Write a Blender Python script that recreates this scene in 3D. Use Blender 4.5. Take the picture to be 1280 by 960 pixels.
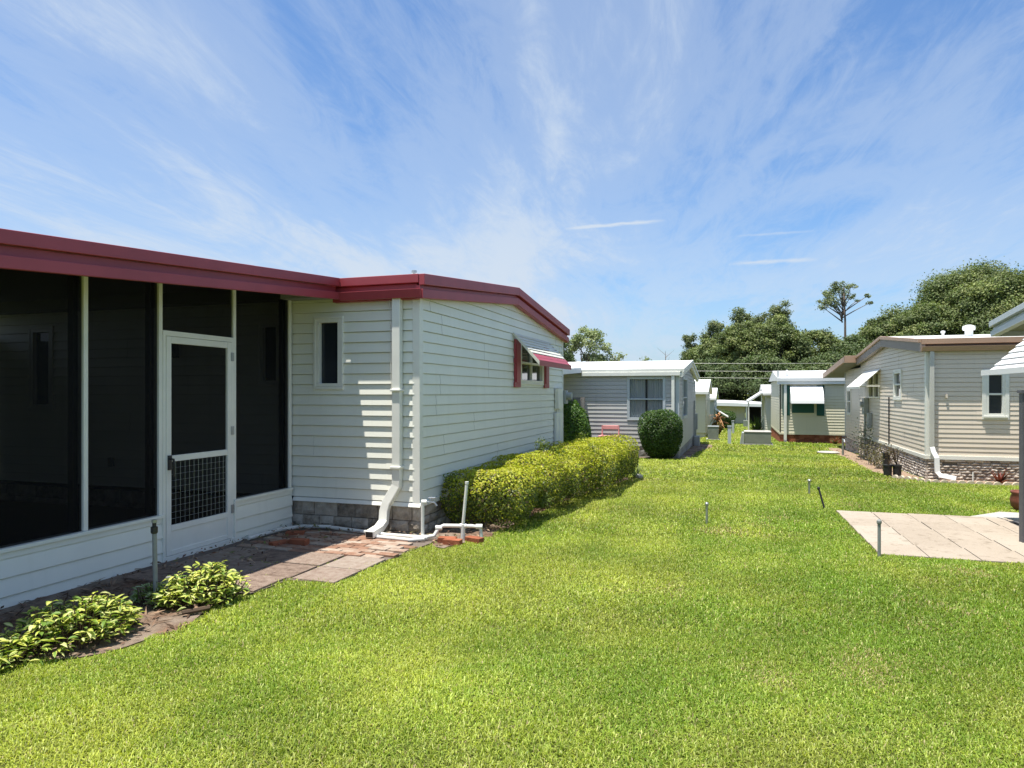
import bpy, math, random
import numpy as np
from mathutils import Vector, Matrix
for o in list(bpy.data.objects): bpy.data.objects.remove(o)
SC = bpy.context.scene; COL = SC.collection
random.seed(7); RNG = np.random.default_rng(11)
R = math.radians

# ------------------------------------------------------------------ camera
FPX, EYE = 860.0, 1.6
YAW = math.atan(278 / FPX)
cam_d = bpy.data.cameras.new('camera'); cam = bpy.data.objects.new('camera', cam_d); COL.objects.link(cam)
cam_d.sensor_width = 36.0; cam_d.lens = 36.0 * FPX / 1280.0; cam_d.shift_y = 11.5 / 1280.0
cam_d.clip_start = 0.05; cam_d.clip_end = 6000
cam.location = (0, 0, EYE); cam.rotation_euler = (R(90), 0, YAW)
SC.camera = cam

# ------------------------------------------------------------------ sun, sky, exposure
SUN = Vector((-0.138, -0.15, 1.0)).normalized()
sl = bpy.data.lights.new('sun', 'SUN'); sun = bpy.data.objects.new('sun', sl); COL.objects.link(sun)
sl.energy = 3.95; sl.angle = R(0.55); sl.color = (1.0, 0.955, 0.87)
sun.rotation_euler = (-SUN).to_track_quat('-Z', 'Y').to_euler(); sun.location = (-8, -8, 40)
SC.view_settings.view_transform = 'Standard'; SC.view_settings.look = 'None'
SC.view_settings.gamma = 1.0; SC.view_settings.exposure = 1.09; SC.view_settings.use_curve_mapping = False
SC.cycles.max_bounces = 8; SC.cycles.diffuse_bounces = 4; SC.cycles.transparent_max_bounces = 12
SC.cycles.use_denoising = True

W = bpy.data.worlds.new('World'); SC.world = W; W.use_nodes = True
def N(nt, t, **kw):
    n = nt.nodes.new(t)
    for k, v in kw.items():
        if k in n.inputs: n.inputs[k].default_value = v
        else: setattr(n, k, v)
    return n
def L(nt, a, b): nt.links.new(a, b)
def MATH(nt, op, a, b=None, c=None, clamp=False):
    n = nt.nodes.new('ShaderNodeMath'); n.operation = op; n.use_clamp = clamp
    for i, v in enumerate((a, b, c)):
        if v is None: continue
        if isinstance(v, (int, float)): n.inputs[i].default_value = v
        else: nt.links.new(v, n.inputs[i])
    return n.outputs[0]
def RAMP(nt, fac, stops, interp='LINEAR'):
    n = nt.nodes.new('ShaderNodeValToRGB'); n.color_ramp.interpolation = interp
    e = n.color_ramp.elements
    while len(e) < len(stops): e.new(0.5)
    for i, (p, c) in enumerate(stops):
        e[i].position = p; e[i].color = (*c, 1) if len(c) == 3 else c
    nt.links.new(fac, n.inputs[0]); return n.outputs[0]
def MIX(nt, fac, a, b, blend='MIX'):
    n = nt.nodes.new('ShaderNodeMix'); n.data_type = 'RGBA'; n.blend_type = blend
    for s, v in ((0, fac), (6, a), (7, b)):
        if isinstance(v, (int, float)): n.inputs[s].default_value = v
        elif isinstance(v, tuple): n.inputs[s].default_value = (*v, 1) if len(v) == 3 else v
        else: nt.links.new(v, n.inputs[s])
    return n.outputs[2]
def NOISE(nt, vec, scale, detail=4, rough=0.55, dist=0.0):
    n = nt.nodes.new('ShaderNodeTexNoise'); n.inputs['Scale'].default_value = scale
    n.inputs['Detail'].default_value = detail; n.inputs['Roughness'].default_value = rough
    n.inputs['Distortion'].default_value = dist
    if vec is not None: nt.links.new(vec, n.inputs['Vector'])
    return n.outputs['Fac']

def build_world():
    nt = W.node_tree; nt.nodes.clear()
    out = N(nt, 'ShaderNodeOutputWorld'); bg = N(nt, 'ShaderNodeBackground')
    sky = N(nt, 'ShaderNodeTexSky'); sky.sky_type = 'NISHITA'; sky.sun_disc = False
    sky.sun_elevation = math.asin(SUN.z); sky.sun_rotation = math.atan2(SUN.x, SUN.y) % (2 * math.pi)
    sky.altitude = 0; sky.air_density = 1.0; sky.dust_density = 1.2; sky.ozone_density = 1.6
    tc = N(nt, 'ShaderNodeTexCoord'); sep = N(nt, 'ShaderNodeSeparateXYZ'); L(nt, tc.outputs['Generated'], sep.inputs[0])
    x, y, z = sep.outputs
    zz = MATH(nt, 'MAXIMUM', z, 0.0)
    den = MATH(nt, 'ADD', zz, 0.07)
    px = MATH(nt, 'DIVIDE', x, den); py = MATH(nt, 'DIVIDE', y, den)
    a = 0.16                                                     # bearing along which the cirrus streaks run
    cs, sn = math.cos(a), math.sin(a)
    u = MATH(nt, 'ADD', MATH(nt, 'MULTIPLY', px, cs), MATH(nt, 'MULTIPLY', py, sn))
    v = MATH(nt, 'SUBTRACT', MATH(nt, 'MULTIPLY', py, cs), MATH(nt, 'MULTIPLY', px, sn))
    def vec(su, sv, off):
        c = N(nt, 'ShaderNodeCombineXYZ')
        L(nt, MATH(nt, 'MULTIPLY', u, su), c.inputs[0]); L(nt, MATH(nt, 'MULTIPLY', v, sv), c.inputs[1]); c.inputs[2].default_value = off
        return c.outputs[0]
    wide = NOISE(nt, vec(0.50, 0.22, 3.1), 1.0, 3, 0.5, 0.5)
    mid = NOISE(nt, vec(1.15, 0.34, 4.2), 1.0, 7, 0.60, 1.7)
    fine = NOISE(nt, vec(6.0, 1.7, 1.3), 1.0, 8, 0.70, 2.2)
    s = MATH(nt, 'ADD', MATH(nt, 'MULTIPLY', wide, 0.62), MATH(nt, 'MULTIPLY', mid, 0.56))
    s = MATH(nt, 'ADD', s, MATH(nt, 'MULTIPLY', fine, 0.22))
    left = MATH(nt, 'MULTIPLY', MATH(nt, 'SUBTRACT', MATH(nt, 'MULTIPLY', MATH(nt, 'SUBTRACT', 0.6, u, clamp=True), 0.12), 0.035), 1.0)      # the cirrus sheet is thicker to the west
    s = MATH(nt, 'ADD', s, left)
    cl = RAMP(nt, s, [(0.59, (0, 0, 0)), (0.75, (0.34,) * 3), (0.95, (0.85,) * 3)], 'EASE')
    # thin streaks of old contrails, crossing the cirrus
    def contrail(px0, py0, half, wid, strength):
        # px0, py0: centre in the cloud plane
        du = MATH(nt, 'ABSOLUTE', MATH(nt, 'DIVIDE', MATH(nt, 'SUBTRACT', px, px0), half))
        wob = MATH(nt, 'MULTIPLY', MATH(nt, 'SUBTRACT', NOISE(nt, vec(14, 14, 5), 1.0, 4), 0.5), wid * 1.6)
        dv = MATH(nt, 'ABSOLUTE', MATH(nt, 'DIVIDE', MATH(nt, 'ADD', MATH(nt, 'SUBTRACT', py, py0), wob), wid))
        m = MATH(nt, 'MULTIPLY', MATH(nt, 'SUBTRACT', 1.0, MATH(nt, 'POWER', du, 3.0), clamp=True), MATH(nt, 'SUBTRACT', 1.0, dv, clamp=True))
        return MATH(nt, 'MULTIPLY', m, strength)
    def plane_pt(ix, iy):
        uu = (ix - 640) / FPX; vv = (491.5 - iy) / FPX; S_, C_ = math.sin(YAW), math.cos(YAW)
        d = Vector((-S_ + uu * C_, C_ + uu * S_, vv)).normalized()
        return d.x / (d.z + 0.07), d.y / (d.z + 0.07)
    tr = None
    for (ax, bx, iy, wid, st) in ((700, 835, 281, 0.035, 0.75), (908, 1024, 327, 0.06, 0.6), (918, 1020, 292, 0.03, 0.35)):
        p0 = plane_pt(ax, iy); p1 = plane_pt(bx, iy)
        t = contrail((p0[0] + p1[0]) / 2, (p0[1] + p1[1]) / 2, abs(p1[0] - p0[0]) / 2, wid, st)
        tr = t if tr is None else MATH(nt, 'ADD', tr, t)
    horizon = RAMP(nt, z, [(0.0, (0.55,) * 3), (0.09, (0.26,) * 3), (0.24, (0.03,) * 3), (0.5, (0,) * 3)])
    fac = MATH(nt, 'ADD', MATH(nt, 'ADD', cl, horizon), tr, clamp=True)
    tint = MIX(nt, 1.0, sky.outputs[0], (0.55, 0.745, 0.93), 'MULTIPLY')
    colr = MIX(nt, fac, tint, (3.2, 3.7, 4.35))
    L(nt, colr, bg.inputs[0]); bg.inputs[1].default_value = 0.095
    L(nt, bg.outputs[0], out.inputs[0])
build_world()

# ------------------------------------------------------------------ mesh helpers
def gz(y):
    y = min(y, 80.0); return -.0215 * (math.sqrt((y - 5) ** 2 + 4) + (y - 5)) / 2
def gz_np(y):
    y = np.minimum(y, 80.0); return -.0215 * (np.sqrt((y - 5) ** 2 + 4) + (y - 5)) / 2

def tag(o, label=None, cat=None, group=None, kind=None):
    if label: o['label'] = label
    if cat: o['category'] = cat
    if group: o['group'] = group
    if kind: o['kind'] = kind
    return o
def thing(name, label, cat, loc=(0, 0, 0), group=None):
    o = bpy.data.objects.new(name, None); COL.objects.link(o); o.location = loc
    o.empty_display_size = 0.1
    return tag(o, label, cat, group)
def wloc(o):
    v = Vector((0, 0, 0))
    while o is not None: v += o.location; o = o.parent
    return v
def finish(me, name, mats, parent, off, smooth=False):
    for m in (mats if isinstance(mats, (list, tuple)) else [mats]): me.materials.append(m)
    o = bpy.data.objects.new(name, me); COL.objects.link(o)
    if parent is not None: o.parent = parent
    if smooth: me.polygons.foreach_set('use_smooth', [True] * len(me.polygons))
    return o
class MB:
    def __init__(s): s.v = []; s.f = []; s.m = []
    def face(s, pts, mi=0):
        i = len(s.v); s.v += [tuple(p) for p in pts]; s.f.append(tuple(range(i, i + len(pts)))); s.m.append(mi)
    def box(s, x0, x1, y0, y1, z0, z1, mi=0):
        if x0 > x1: x0, x1 = x1, x0
        if y0 > y1: y0, y1 = y1, y0
        if z0 > z1: z0, z1 = z1, z0
        i = len(s.v)
        s.v += [(x0, y0, z0), (x1, y0, z0), (x1, y1, z0), (x0, y1, z0), (x0, y0, z1), (x1, y0, z1), (x1, y1, z1), (x0, y1, z1)]
        for f in ((0, 3, 2, 1), (4, 5, 6, 7), (0, 1, 5, 4), (1, 2, 6, 5), (2, 3, 7, 6), (3, 0, 4, 7)):
            s.f.append(tuple(i + k for k in f)); s.m.append(mi)
    def hexa(s, p, mi=0):                       # eight corners: bottom ring then top ring
        i = len(s.v); s.v += [tuple(q) for q in p]
        for f in ((0, 3, 2, 1), (4, 5, 6, 7), (0, 1, 5, 4), (1, 2, 6, 5), (2, 3, 7, 6), (3, 0, 4, 7)):
            s.f.append(tuple(i + k for k in f)); s.m.append(mi)
    def prism(s, ring_a, ring_b, mi=0):
        n = len(ring_a); i = len(s.v); s.v += [tuple(p) for p in ring_a] + [tuple(p) for p in ring_b]
        s.f.append(tuple(i + k for k in range(n))[::-1]); s.f.append(tuple(i + n + k for k in range(n))); s.m += [mi, mi]
        for k in range(n):
            j = (k + 1) % n; s.f.append((i + k, i + j, i + n + j, i + n + k)); s.m.append(mi)
    def tube(s, path, r, n=8, mi=0, caps=True, rect=None):
        path = [Vector(p) for p in path]; rings = []
        up = None
        for k, p in enumerate(path):
            a = path[max(k - 1, 0)]; b = path[min(k + 1, len(path) - 1)]; t = (b - a).normalized()
            if up is None:
                up = Vector((0, 0, 1)) if abs(t.z) < 0.9 else Vector((0, 1, 0))
            sx = t.cross(up).normalized(); sy = sx.cross(t).normalized(); up = sy
            rr = r[k] if isinstance(r, (list, tuple)) else r
            if rect:
                w, h = rect[0] / 2, rect[1] / 2
                ring = [p + sx * (i_ * w) + sy * (j_ * h) for i_, j_ in ((-1, -1), (1, -1), (1, 1), (-1, 1))]
            else:
                ring = [p + sx * (math.cos(q) * rr) + sy * (math.sin(q) * rr) for q in [2 * math.pi * j / n for j in range(n)]]
            rings.append(ring)
        i = len(s.v); nn = len(rings[0])
        for ring in rings: s.v += [tuple(q) for q in ring]
        for k in range(len(rings) - 1):
            for j in range(nn):
                j2 = (j + 1) % nn
                s.f.append((i + k * nn + j, i + k * nn + j2, i + (k + 1) * nn + j2, i + (k + 1) * nn + j)); s.m.append(mi)
        if caps:
            s.f.append(tuple(i + j for j in range(nn))[::-1]); s.f.append(tuple(i + (len(rings) - 1) * nn + j for j in range(nn))); s.m += [mi, mi]
    def lathe(s, prof, c, n=20, mi=0):
        i = len(s.v)
        for r, z in prof:
            for j in range(n):
                q = 2 * math.pi * j / n; s.v.append((c[0] + r * math.cos(q), c[1] + r * math.sin(q), c[2] + z))
        for k in range(len(prof) - 1):
            for j in range(n):
                j2 = (j + 1) % n; s.f.append((i + k * n + j, i + k * n + j2, i + (k + 1) * n + j2, i + (k + 1) * n + j)); s.m.append(mi)
        s.f.append(tuple(i + j for j in range(n))[::-1]); s.f.append(tuple(i + (len(prof) - 1) * n + j for j in range(n))); s.m += [mi, mi]
    def build(s, name, mats, parent=None, smooth=False, bevel=0):
        off = wloc(parent) if parent is not None else Vector((0, 0, 0))
        me = bpy.data.meshes.new(name)
        vs = [(a - off.x, b - off.y, c - off.z) for a, b, c in s.v]
        me.from_pydata(vs, [], s.f); me.polygons.foreach_set('material_index', s.m); me.update()
        o = finish(me, name, mats, parent, off, smooth)
        if bevel:
            b = o.modifiers.new('bevel', 'BEVEL'); b.width = bevel; b.segments = 2; b.limit_method = 'ANGLE'; b.angle_limit = R(40)
        return o

def np_mesh(name, verts, faces_per, nface, mat, parent=None, col=None):
    """verts (n,3); faces given as an (m,k) index array"""
    me = bpy.data.meshes.new(name); F = faces_per; m, k = F.shape
    off = wloc(parent) if parent is not None else Vector((0, 0, 0))
    V = (verts - np.array(off)).astype(np.float32)
    me.vertices.add(len(V)); me.vertices.foreach_set('co', V.ravel())
    me.loops.add(m * k); me.loops.foreach_set('vertex_index', F.astype(np.int32).ravel())
    me.polygons.add(m); me.polygons.foreach_set('loop_start', np.arange(0, m * k, k, dtype=np.int32))
    me.polygons.foreach_set('loop_total', np.full(m, k, dtype=np.int32))
    me.update(calc_edges=True)
    if col is not None:
        a = me.attributes.new('tint', 'FLOAT_COLOR', 'POINT')
        c4 = np.ones((len(V), 4), np.float32); c4[:, :3] = col; a.data.foreach_set('color', c4.ravel())
    return finish(me, name, mat, parent, off)

def leaves(P, Nrm, Ln, Wd, col, name, mat, parent=None, fold=0.0):
    n = len(P); Nrm = Nrm / (np.linalg.norm(Nrm, axis=1, keepdims=True) + 1e-9)
    t = RNG.normal(size=(n, 3)); t -= Nrm * (t * Nrm).sum(1, keepdims=True); t /= np.linalg.norm(t, axis=1, keepdims=True) + 1e-9
    b = np.cross(Nrm, t); Ln = np.asarray(Ln).reshape(-1, 1); Wd = np.asarray(Wd).reshape(-1, 1)
    V = np.empty((n, 4, 3)); V[:, 0] = P - t * Ln / 2; V[:, 2] = P + t * Ln / 2
    V[:, 1] = P + b * Wd / 2 + Nrm * Wd * fold; V[:, 3] = P - b * Wd / 2 + Nrm * Wd * fold
    F = np.arange(n * 4).reshape(n, 4)
    return np_mesh(name, V.reshape(-1, 3), F, n, mat, parent, np.repeat(col, 4, axis=0))

# ------------------------------------------------------------------ materials
def mat(name, col, rough=0.6, metal=0.0, var=0.0, vscale=3.0, bump=0.0, bscale=40.0, spec=0.4, col2=None, detail=5):
    m = bpy.data.materials.new(name); m.use_nodes = True; nt = m.node_tree
    b = nt.nodes['Principled BSDF']; b.inputs['Roughness'].default_value = rough; b.inputs['Metallic'].default_value = metal
    b.inputs['Specular IOR Level'].default_value = spec
    tc = N(nt, 'ShaderNodeTexCoord'); geo = N(nt, 'ShaderNodeNewGeometry'); P = geo.outputs['Position']
    if var or col2:
        f = NOISE(nt, P, vscale, detail, 0.6)
        c2 = col2 or tuple(c * (1 - var) for c in col)
        r = RAMP(nt, f, [(0.34, c2), (0.66, col if not col2 else col)])
        L(nt, r, b.inputs['Base Color'])
    else: b.inputs['Base Color'].default_value = (*col, 1)
    if bump:
        bp = N(nt, 'ShaderNodeBump'); bp.inputs['Strength'].default_value = bump; bp.inputs['Distance'].default_value = 0.01
        L(nt, NOISE(nt, P, bscale, 6, 0.65), bp.inputs['Height']); L(nt, bp.outputs[0], b.inputs['Normal'])
    return m
def leaf_mat(name, rough=0.5, trans=0.35, spec=0.35, tboost=(1.1, 1.25, 0.6)):
    m = bpy.data.materials.new(name); m.use_nodes = True; nt = m.node_tree
    b = nt.nodes['Principled BSDF']; b.inputs['Roughness'].default_value = rough; b.inputs['Specular IOR Level'].default_value = spec
    at = N(nt, 'ShaderNodeAttribute'); at.attribute_name = 'tint'
    L(nt, at.outputs['Color'], b.inputs['Base Color'])
    tr = N(nt, 'ShaderNodeBsdfTranslucent'); L(nt, MIX(nt, 1.0, at.outputs['Color'], tboost, 'MULTIPLY'), tr.inputs[0])
    mx = N(nt, 'ShaderNodeMixShader'); mx.inputs[0].default_value = trans
    L(nt, b.outputs[0], mx.inputs[1]); L(nt, tr.outputs[0], mx.inputs[2]); L(nt, mx.outputs[0], nt.nodes['Material Output'].inputs[0])
    return m
def siding_mat(name, col, dirt=(0.5, 0.48, 0.40), z0=0.2):
    m = bpy.data.materials.new(name); m.use_nodes = True; nt = m.node_tree
    b = nt.nodes['Principled BSDF']; b.inputs['Roughness'].default_value = 0.42; b.inputs['Specular IOR Level'].default_value = 0.35
    geo = N(nt, 'ShaderNodeNewGeometry'); P = geo.outputs['Position']
    mp = N(nt, 'ShaderNodeMapping'); mp.inputs['Scale'].default_value = (1, 1, 0.25); L(nt, P, mp.inputs[0])
    f = NOISE(nt, mp.outputs[0], 1.6, 6, 0.6)
    c = RAMP(nt, f, [(0.3, tuple(k * 0.93 for k in col)), (0.7, col)])
    streak = N(nt, 'ShaderNodeMapping'); streak.inputs['Scale'].default_value = (9, 9, 0.5); L(nt, P, streak.inputs[0])
    g = NOISE(nt, streak.outputs[0], 1.0, 5, 0.6)
    gm = RAMP(nt, g, [(0.55, (0, 0, 0)), (0.8, (0.22,) * 3)])
    c = MIX(nt, gm, c, dirt)
    L(nt, c, b.inputs['Base Color'])
    bp = N(nt, 'ShaderNodeBump'); bp.inputs['Strength'].default_value = 0.10; bp.inputs['Distance'].default_value = 0.004
    gr = N(nt, 'ShaderNodeMapping'); gr.inputs['Scale'].default_value = (3, 3, 60); L(nt, P, gr.inputs[0])
    L(nt, NOISE(nt, gr.outputs[0], 3.0, 4), bp.inputs['Height']); L(nt, bp.outputs[0], b.inputs['Normal'])
    return m
def stone_mat(name, stops, scale=6.0, bump=0.9):
    m = bpy.data.materials.new(name); m.use_nodes = True; nt = m.node_tree
    b = nt.nodes['Principled BSDF']; b.inputs['Roughness'].default_value = 0.9; b.inputs['Specular IOR Level'].default_value = 0.15
    geo = N(nt, 'ShaderNodeNewGeometry'); P = geo.outputs['Position']
    f = NOISE(nt, P, scale, 8, 0.72)
    isl = geo.outputs['Random Per Island']
    f2 = MATH(nt, 'ADD', MATH(nt, 'MULTIPLY', f, 0.75), MATH(nt, 'MULTIPLY', isl, 0.25))
    L(nt, RAMP(nt, f2, stops), b.inputs['Base Color'])
    bp = N(nt, 'ShaderNodeBump'); bp.inputs['Strength'].default_value = bump; bp.inputs['Distance'].default_value = 0.02
    L(nt, NOISE(nt, P, scale * 5, 8, 0.7), bp.inputs['Height']); L(nt, bp.outputs[0], b.inputs['Normal'])
    return m
def glass_mat(name, tint=(0.02, 0.025, 0.03), alpha=0.0):
    m = bpy.data.materials.new(name); m.use_nodes = True; nt = m.node_tree
    b = nt.nodes['Principled BSDF']; b.inputs['Base Color'].default_value = (*tint, 1); b.inputs['Roughness'].default_value = 0.04
    b.inputs['Specular IOR Level'].default_value = 0.6
    if alpha:
        tr = N(nt, 'ShaderNodeBsdfTransparent'); mx = N(nt, 'ShaderNodeMixShader'); mx.inputs[0].default_value = alpha
        L(nt, b.outputs[0], mx.inputs[1]); L(nt, tr.outputs[0], mx.inputs[2]); L(nt, mx.outputs[0], nt.nodes['Material Output'].inputs[0])
    return m

M = {}
M['white_siding'] = siding_mat('white_siding', (0.815, 0.81, 0.715), (0.52, 0.50, 0.40))
M['white_trim'] = mat('white_trim', (0.80, 0.79, 0.72), 0.4, var=0.08, vscale=4)
M['red_trim'] = mat('red_trim', (0.37, 0.055, 0.068), 0.42, var=0.16, vscale=2.2, spec=0.45)
M['white_roof'] = mat('white_roof', (0.80, 0.80, 0.78), 0.5, var=0.08, vscale=0.8)
M['gray_siding'] = siding_mat('gray_siding', (0.47, 0.465, 0.455), (0.3, 0.3, 0.28))
M['tan_siding'] = siding_mat('tan_siding', (0.76, 0.655, 0.535), (0.45, 0.41, 0.34))
M['cream_siding'] = siding_mat('cream_siding', (0.74, 0.69, 0.53), (0.5, 0.46, 0.36))
M['sage_siding'] = siding_mat('sage_siding', (0.46, 0.50, 0.46), (0.35, 0.36, 0.32))
M['brown_trim'] = mat('brown_trim', (0.45, 0.29, 0.195), 0.45, var=0.14, vscale=2)
M['dark_brown'] = mat('dark_brown', (0.10, 0.075, 0.06), 0.6)
M['gray_trim'] = mat('gray_trim', (0.50, 0.54, 0.56), 0.4, var=0.06)
M['block'] = stone_mat('split_block', [(0.28, (0.13, 0.105, 0.08)), (0.47, (0.37, 0.32, 0.26)), (0.68, (0.58, 0.52, 0.44))], 7)
M['ledge'] = stone_mat('ledge_stone', [(0.28, (0.17, 0.14, 0.115)), (0.48, (0.46, 0.395, 0.33)), (0.70, (0.68, 0.61, 0.53))], 9)
M['gray_block'] = stone_mat('gray_block', [(0.3, (0.22, 0.22, 0.215)), (0.7, (0.42, 0.41, 0.39))], 5, 0.5)
M['red_brick'] = stone_mat('red_brick', [(0.28, (0.14, 0.05, 0.03)), (0.5, (0.34, 0.115, 0.06)), (0.75, (0.44, 0.20, 0.12))], 5, 0.5)
M['path_brick'] = stone_mat('path_brick', [(0.25, (0.11, 0.065, 0.045)), (0.42, (0.27, 0.15, 0.10)), (0.58, (0.36, 0.285, 0.225)), (0.8, (0.44, 0.39, 0.33))], 4.5, 0.7)
M['slab'] = stone_mat('aggregate_slab', [(0.28, (0.12, 0.08, 0.06)), (0.5, (0.29, 0.215, 0.17)), (0.72, (0.40, 0.335, 0.275))], 14, 1.0)
def patio_mat():
    m = bpy.data.materials.new('patio_tile'); m.use_nodes = True; nt = m.node_tree
    b = nt.nodes['Principled BSDF']; b.inputs['Roughness'].default_value = 0.85; b.inputs['Specular IOR Level'].default_value = 0.2
    geo = N(nt, 'ShaderNodeNewGeometry'); P = geo.outputs['Position']
    a = NOISE(nt, P, 1.6, 6, 0.65); c = NOISE(nt, P, 9.0, 6, 0.7); e = NOISE(nt, P, 90.0, 3, 0.6)
    base = RAMP(nt, MATH(nt, 'ADD', MATH(nt, 'MULTIPLY', a, 0.6), MATH(nt, 'MULTIPLY', geo.outputs['Random Per Island'], 0.4)), [(0.25, (0.315, 0.262, 0.205)), (0.5, (0.36, 0.302, 0.24)), (0.75, (0.385, 0.332, 0.268))])
    st = RAMP(nt, c, [(0.30, (0.62, 0.60, 0.56)), (0.46, (1, 1, 1))])
    gr = RAMP(nt, e, [(0.3, (0.86,) * 3), (0.6, (1.03,) * 3)])
    L(nt, MIX(nt, 1.0, MIX(nt, 1.0, base, st, 'MULTIPLY'), gr, 'MULTIPLY'), b.inputs['Base Color'])
    bp = N(nt, 'ShaderNodeBump'); bp.inputs['Strength'].default_value = 0.3; bp.inputs['Distance'].default_value = 0.01
    L(nt, e, bp.inputs['Height']); L(nt, bp.outputs[0], b.inputs['Normal']); return m
M['patio'] = patio_mat()
M['joint'] = mat('joint_sand', (0.14, 0.11, 0.09), 0.95)
M['glass'] = glass_mat('window_glass')
M['clear_glass'] = glass_mat('clear_glass', (0.03, 0.035, 0.04), 0.62)
M['curtain'] = mat('curtain', (0.62, 0.66, 0.66), 0.9, var=0.1)
M['pvc'] = mat('pvc', (0.72, 0.72, 0.67), 0.35, var=0.12, vscale=6)
M['gray_pipe'] = mat('gray_pipe', (0.26, 0.27, 0.26), 0.5, var=0.2, vscale=9)
M['dark_metal'] = mat('dark_metal', (0.05, 0.05, 0.055), 0.4, 0.6)
M['galv'] = mat('galvanised', (0.42, 0.44, 0.45), 0.35, 0.7, var=0.15, vscale=8)
M['gray_box'] = mat('gray_box', (0.36, 0.38, 0.37), 0.5, var=0.12, vscale=3)
M['ac_gray'] = mat('ac_gray', (0.27, 0.29, 0.24), 0.6, var=0.15, vscale=3)
M['concrete'] = mat('concrete', (0.46, 0.44, 0.40), 0.9, var=0.3, vscale=5, bump=0.3)
M['green_paint'] = mat('green_paint', (0.012, 0.085, 0.07), 0.5)
M['fabric_white'] = mat('awning_white', (0.80, 0.80, 0.78), 0.5)
M['pink'] = mat('pink_paint', (0.78, 0.36, 0.35), 0.5, var=0.1)
M['terracotta'] = mat('terracotta', (0.22, 0.07, 0.045), 0.55, var=0.3, vscale=9)
M['rubber'] = mat('rubber_mat', (0.07, 0.068, 0.072), 0.9)
M['bark'] = mat('bark', (0.13, 0.105, 0.085), 0.95, var=0.45, vscale=6, bump=0.6, bscale=14)
M['pine_bark'] = mat('pine_bark', (0.20, 0.15, 0.115), 0.95, var=0.4, vscale=5)
M['twig'] = mat('twig', (0.10, 0.065, 0.04), 0.9, var=0.3, vscale=12)
M['dead_wood'] = mat('dead_wood', (0.24, 0.22, 0.20), 0.9)
M['leaf'] = leaf_mat('leaf')
M['far_leaf'] = leaf_mat('far_leaf', 0.6, 0.25, 0.2)
M['grass'] = leaf_mat('grass_blade', 0.5, 0.42, 0.3, (1.15, 1.2, 0.5))
M['wire'] = mat('wire_metal', (0.30, 0.30, 0.29), 0.4, 0.4)
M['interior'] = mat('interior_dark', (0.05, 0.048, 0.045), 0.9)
M['porch_floor'] = mat('porch_floor', (0.12, 0.075, 0.055), 0.8, var=0.2)
M['ceiling'] = mat('porch_ceiling', (0.24, 0.24, 0.23), 0.7)
M['weathered'] = mat('weathered_wood', (0.27, 0.25, 0.235), 0.9, var=0.3, vscale=7)
M['scallop'] = mat('scallop_edging', (0.62, 0.52, 0.40), 0.85, var=0.25, vscale=6)
M['orange'] = mat('orange_leaf', (0.40, 0.20, 0.08), 0.7, var=0.3, vscale=6)
M['blackplastic'] = mat('black_plastic', (0.02, 0.02, 0.02), 0.5)

def screen_mat():
    m = bpy.data.materials.new('insect_screen'); m.use_nodes = True; nt = m.node_tree
    b = nt.nodes['Principled BSDF']; b.inputs['Base Color'].default_value = (0.0035, 0.004, 0.005, 1); b.inputs['Roughness'].default_value = 0.6
    b.inputs['Specular IOR Level'].default_value = 0.1
    tr = N(nt, 'ShaderNodeBsdfTransparent'); mx = N(nt, 'ShaderNodeMixShader'); mx.inputs[0].default_value = 0.21
    L(nt, b.outputs[0], mx.inputs[1]); L(nt, tr.outputs[0], mx.inputs[2]); L(nt, mx.outputs[0], nt.nodes['Material Output'].inputs[0])
    return m
M['screen'] = screen_mat()

def lawn_mat():
    m = bpy.data.materials.new('lawn_soil'); m.use_nodes = True; nt = m.node_tree
    b = nt.nodes['Principled BSDF']; b.inputs['Roughness'].default_value = 0.95; b.inputs['Specular IOR Level'].default_value = 0.1
    P = N(nt, 'ShaderNodeNewGeometry').outputs['Position']
    a = NOISE(nt, P, 0.6, 5, 0.6); c = NOISE(nt, P, 22.0, 6, 0.7)
    c1 = RAMP(nt, a, [(0.35, (0.085, 0.11, 0.022)), (0.65, (0.15, 0.165, 0.034))])
    c2 = RAMP(nt, c, [(0.35, (0.35, 0.35, 0.35)), (0.62, (1.15, 1.15, 1.1))])
    L(nt, MIX(nt, 1.0, c1, c2, 'MULTIPLY'), b.inputs['Base Color'])
    bp = N(nt, 'ShaderNodeBump'); bp.inputs['Strength'].default_value = 0.8; bp.inputs['Distance'].default_value = 0.03
    L(nt, c, bp.inputs['Height']); L(nt, bp.outputs[0], b.inputs['Normal'])
    return m
M['lawn'] = lawn_mat()
def mulch_mat():
    m = bpy.data.materials.new('mulch'); m.use_nodes = True; nt = m.node_tree
    b = nt.nodes['Principled BSDF']; b.inputs['Roughness'].default_value = 0.95; b.inputs['Specular IOR Level'].default_value = 0.1
    P = N(nt, 'ShaderNodeNewGeometry').outputs['Position']
    a = NOISE(nt, P, 28.0, 8, 0.7); c = NOISE(nt, P, 2.2, 4, 0.6)
    c1 = RAMP(nt, a, [(0.32, (0.055, 0.032, 0.022)), (0.52, (0.16, 0.095, 0.062)), (0.72, (0.31, 0.21, 0.145))])
    c2 = RAMP(nt, c, [(0.40, (0, 0, 0)), (0.58, (0.8,) * 3)])
    L(nt, MIX(nt, c2, c1, (0.31, 0.25, 0.195)), b.inputs['Base Color'])
    bp = N(nt, 'ShaderNodeBump'); bp.inputs['Strength'].default_value = 1.0; bp.inputs['Distance'].default_value = 0.03
    L(nt, a, bp.inputs['Height']); L(nt, bp.outputs[0], b.inputs['Normal'])
    return m
M['mulch'] = mulch_mat()

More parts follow.
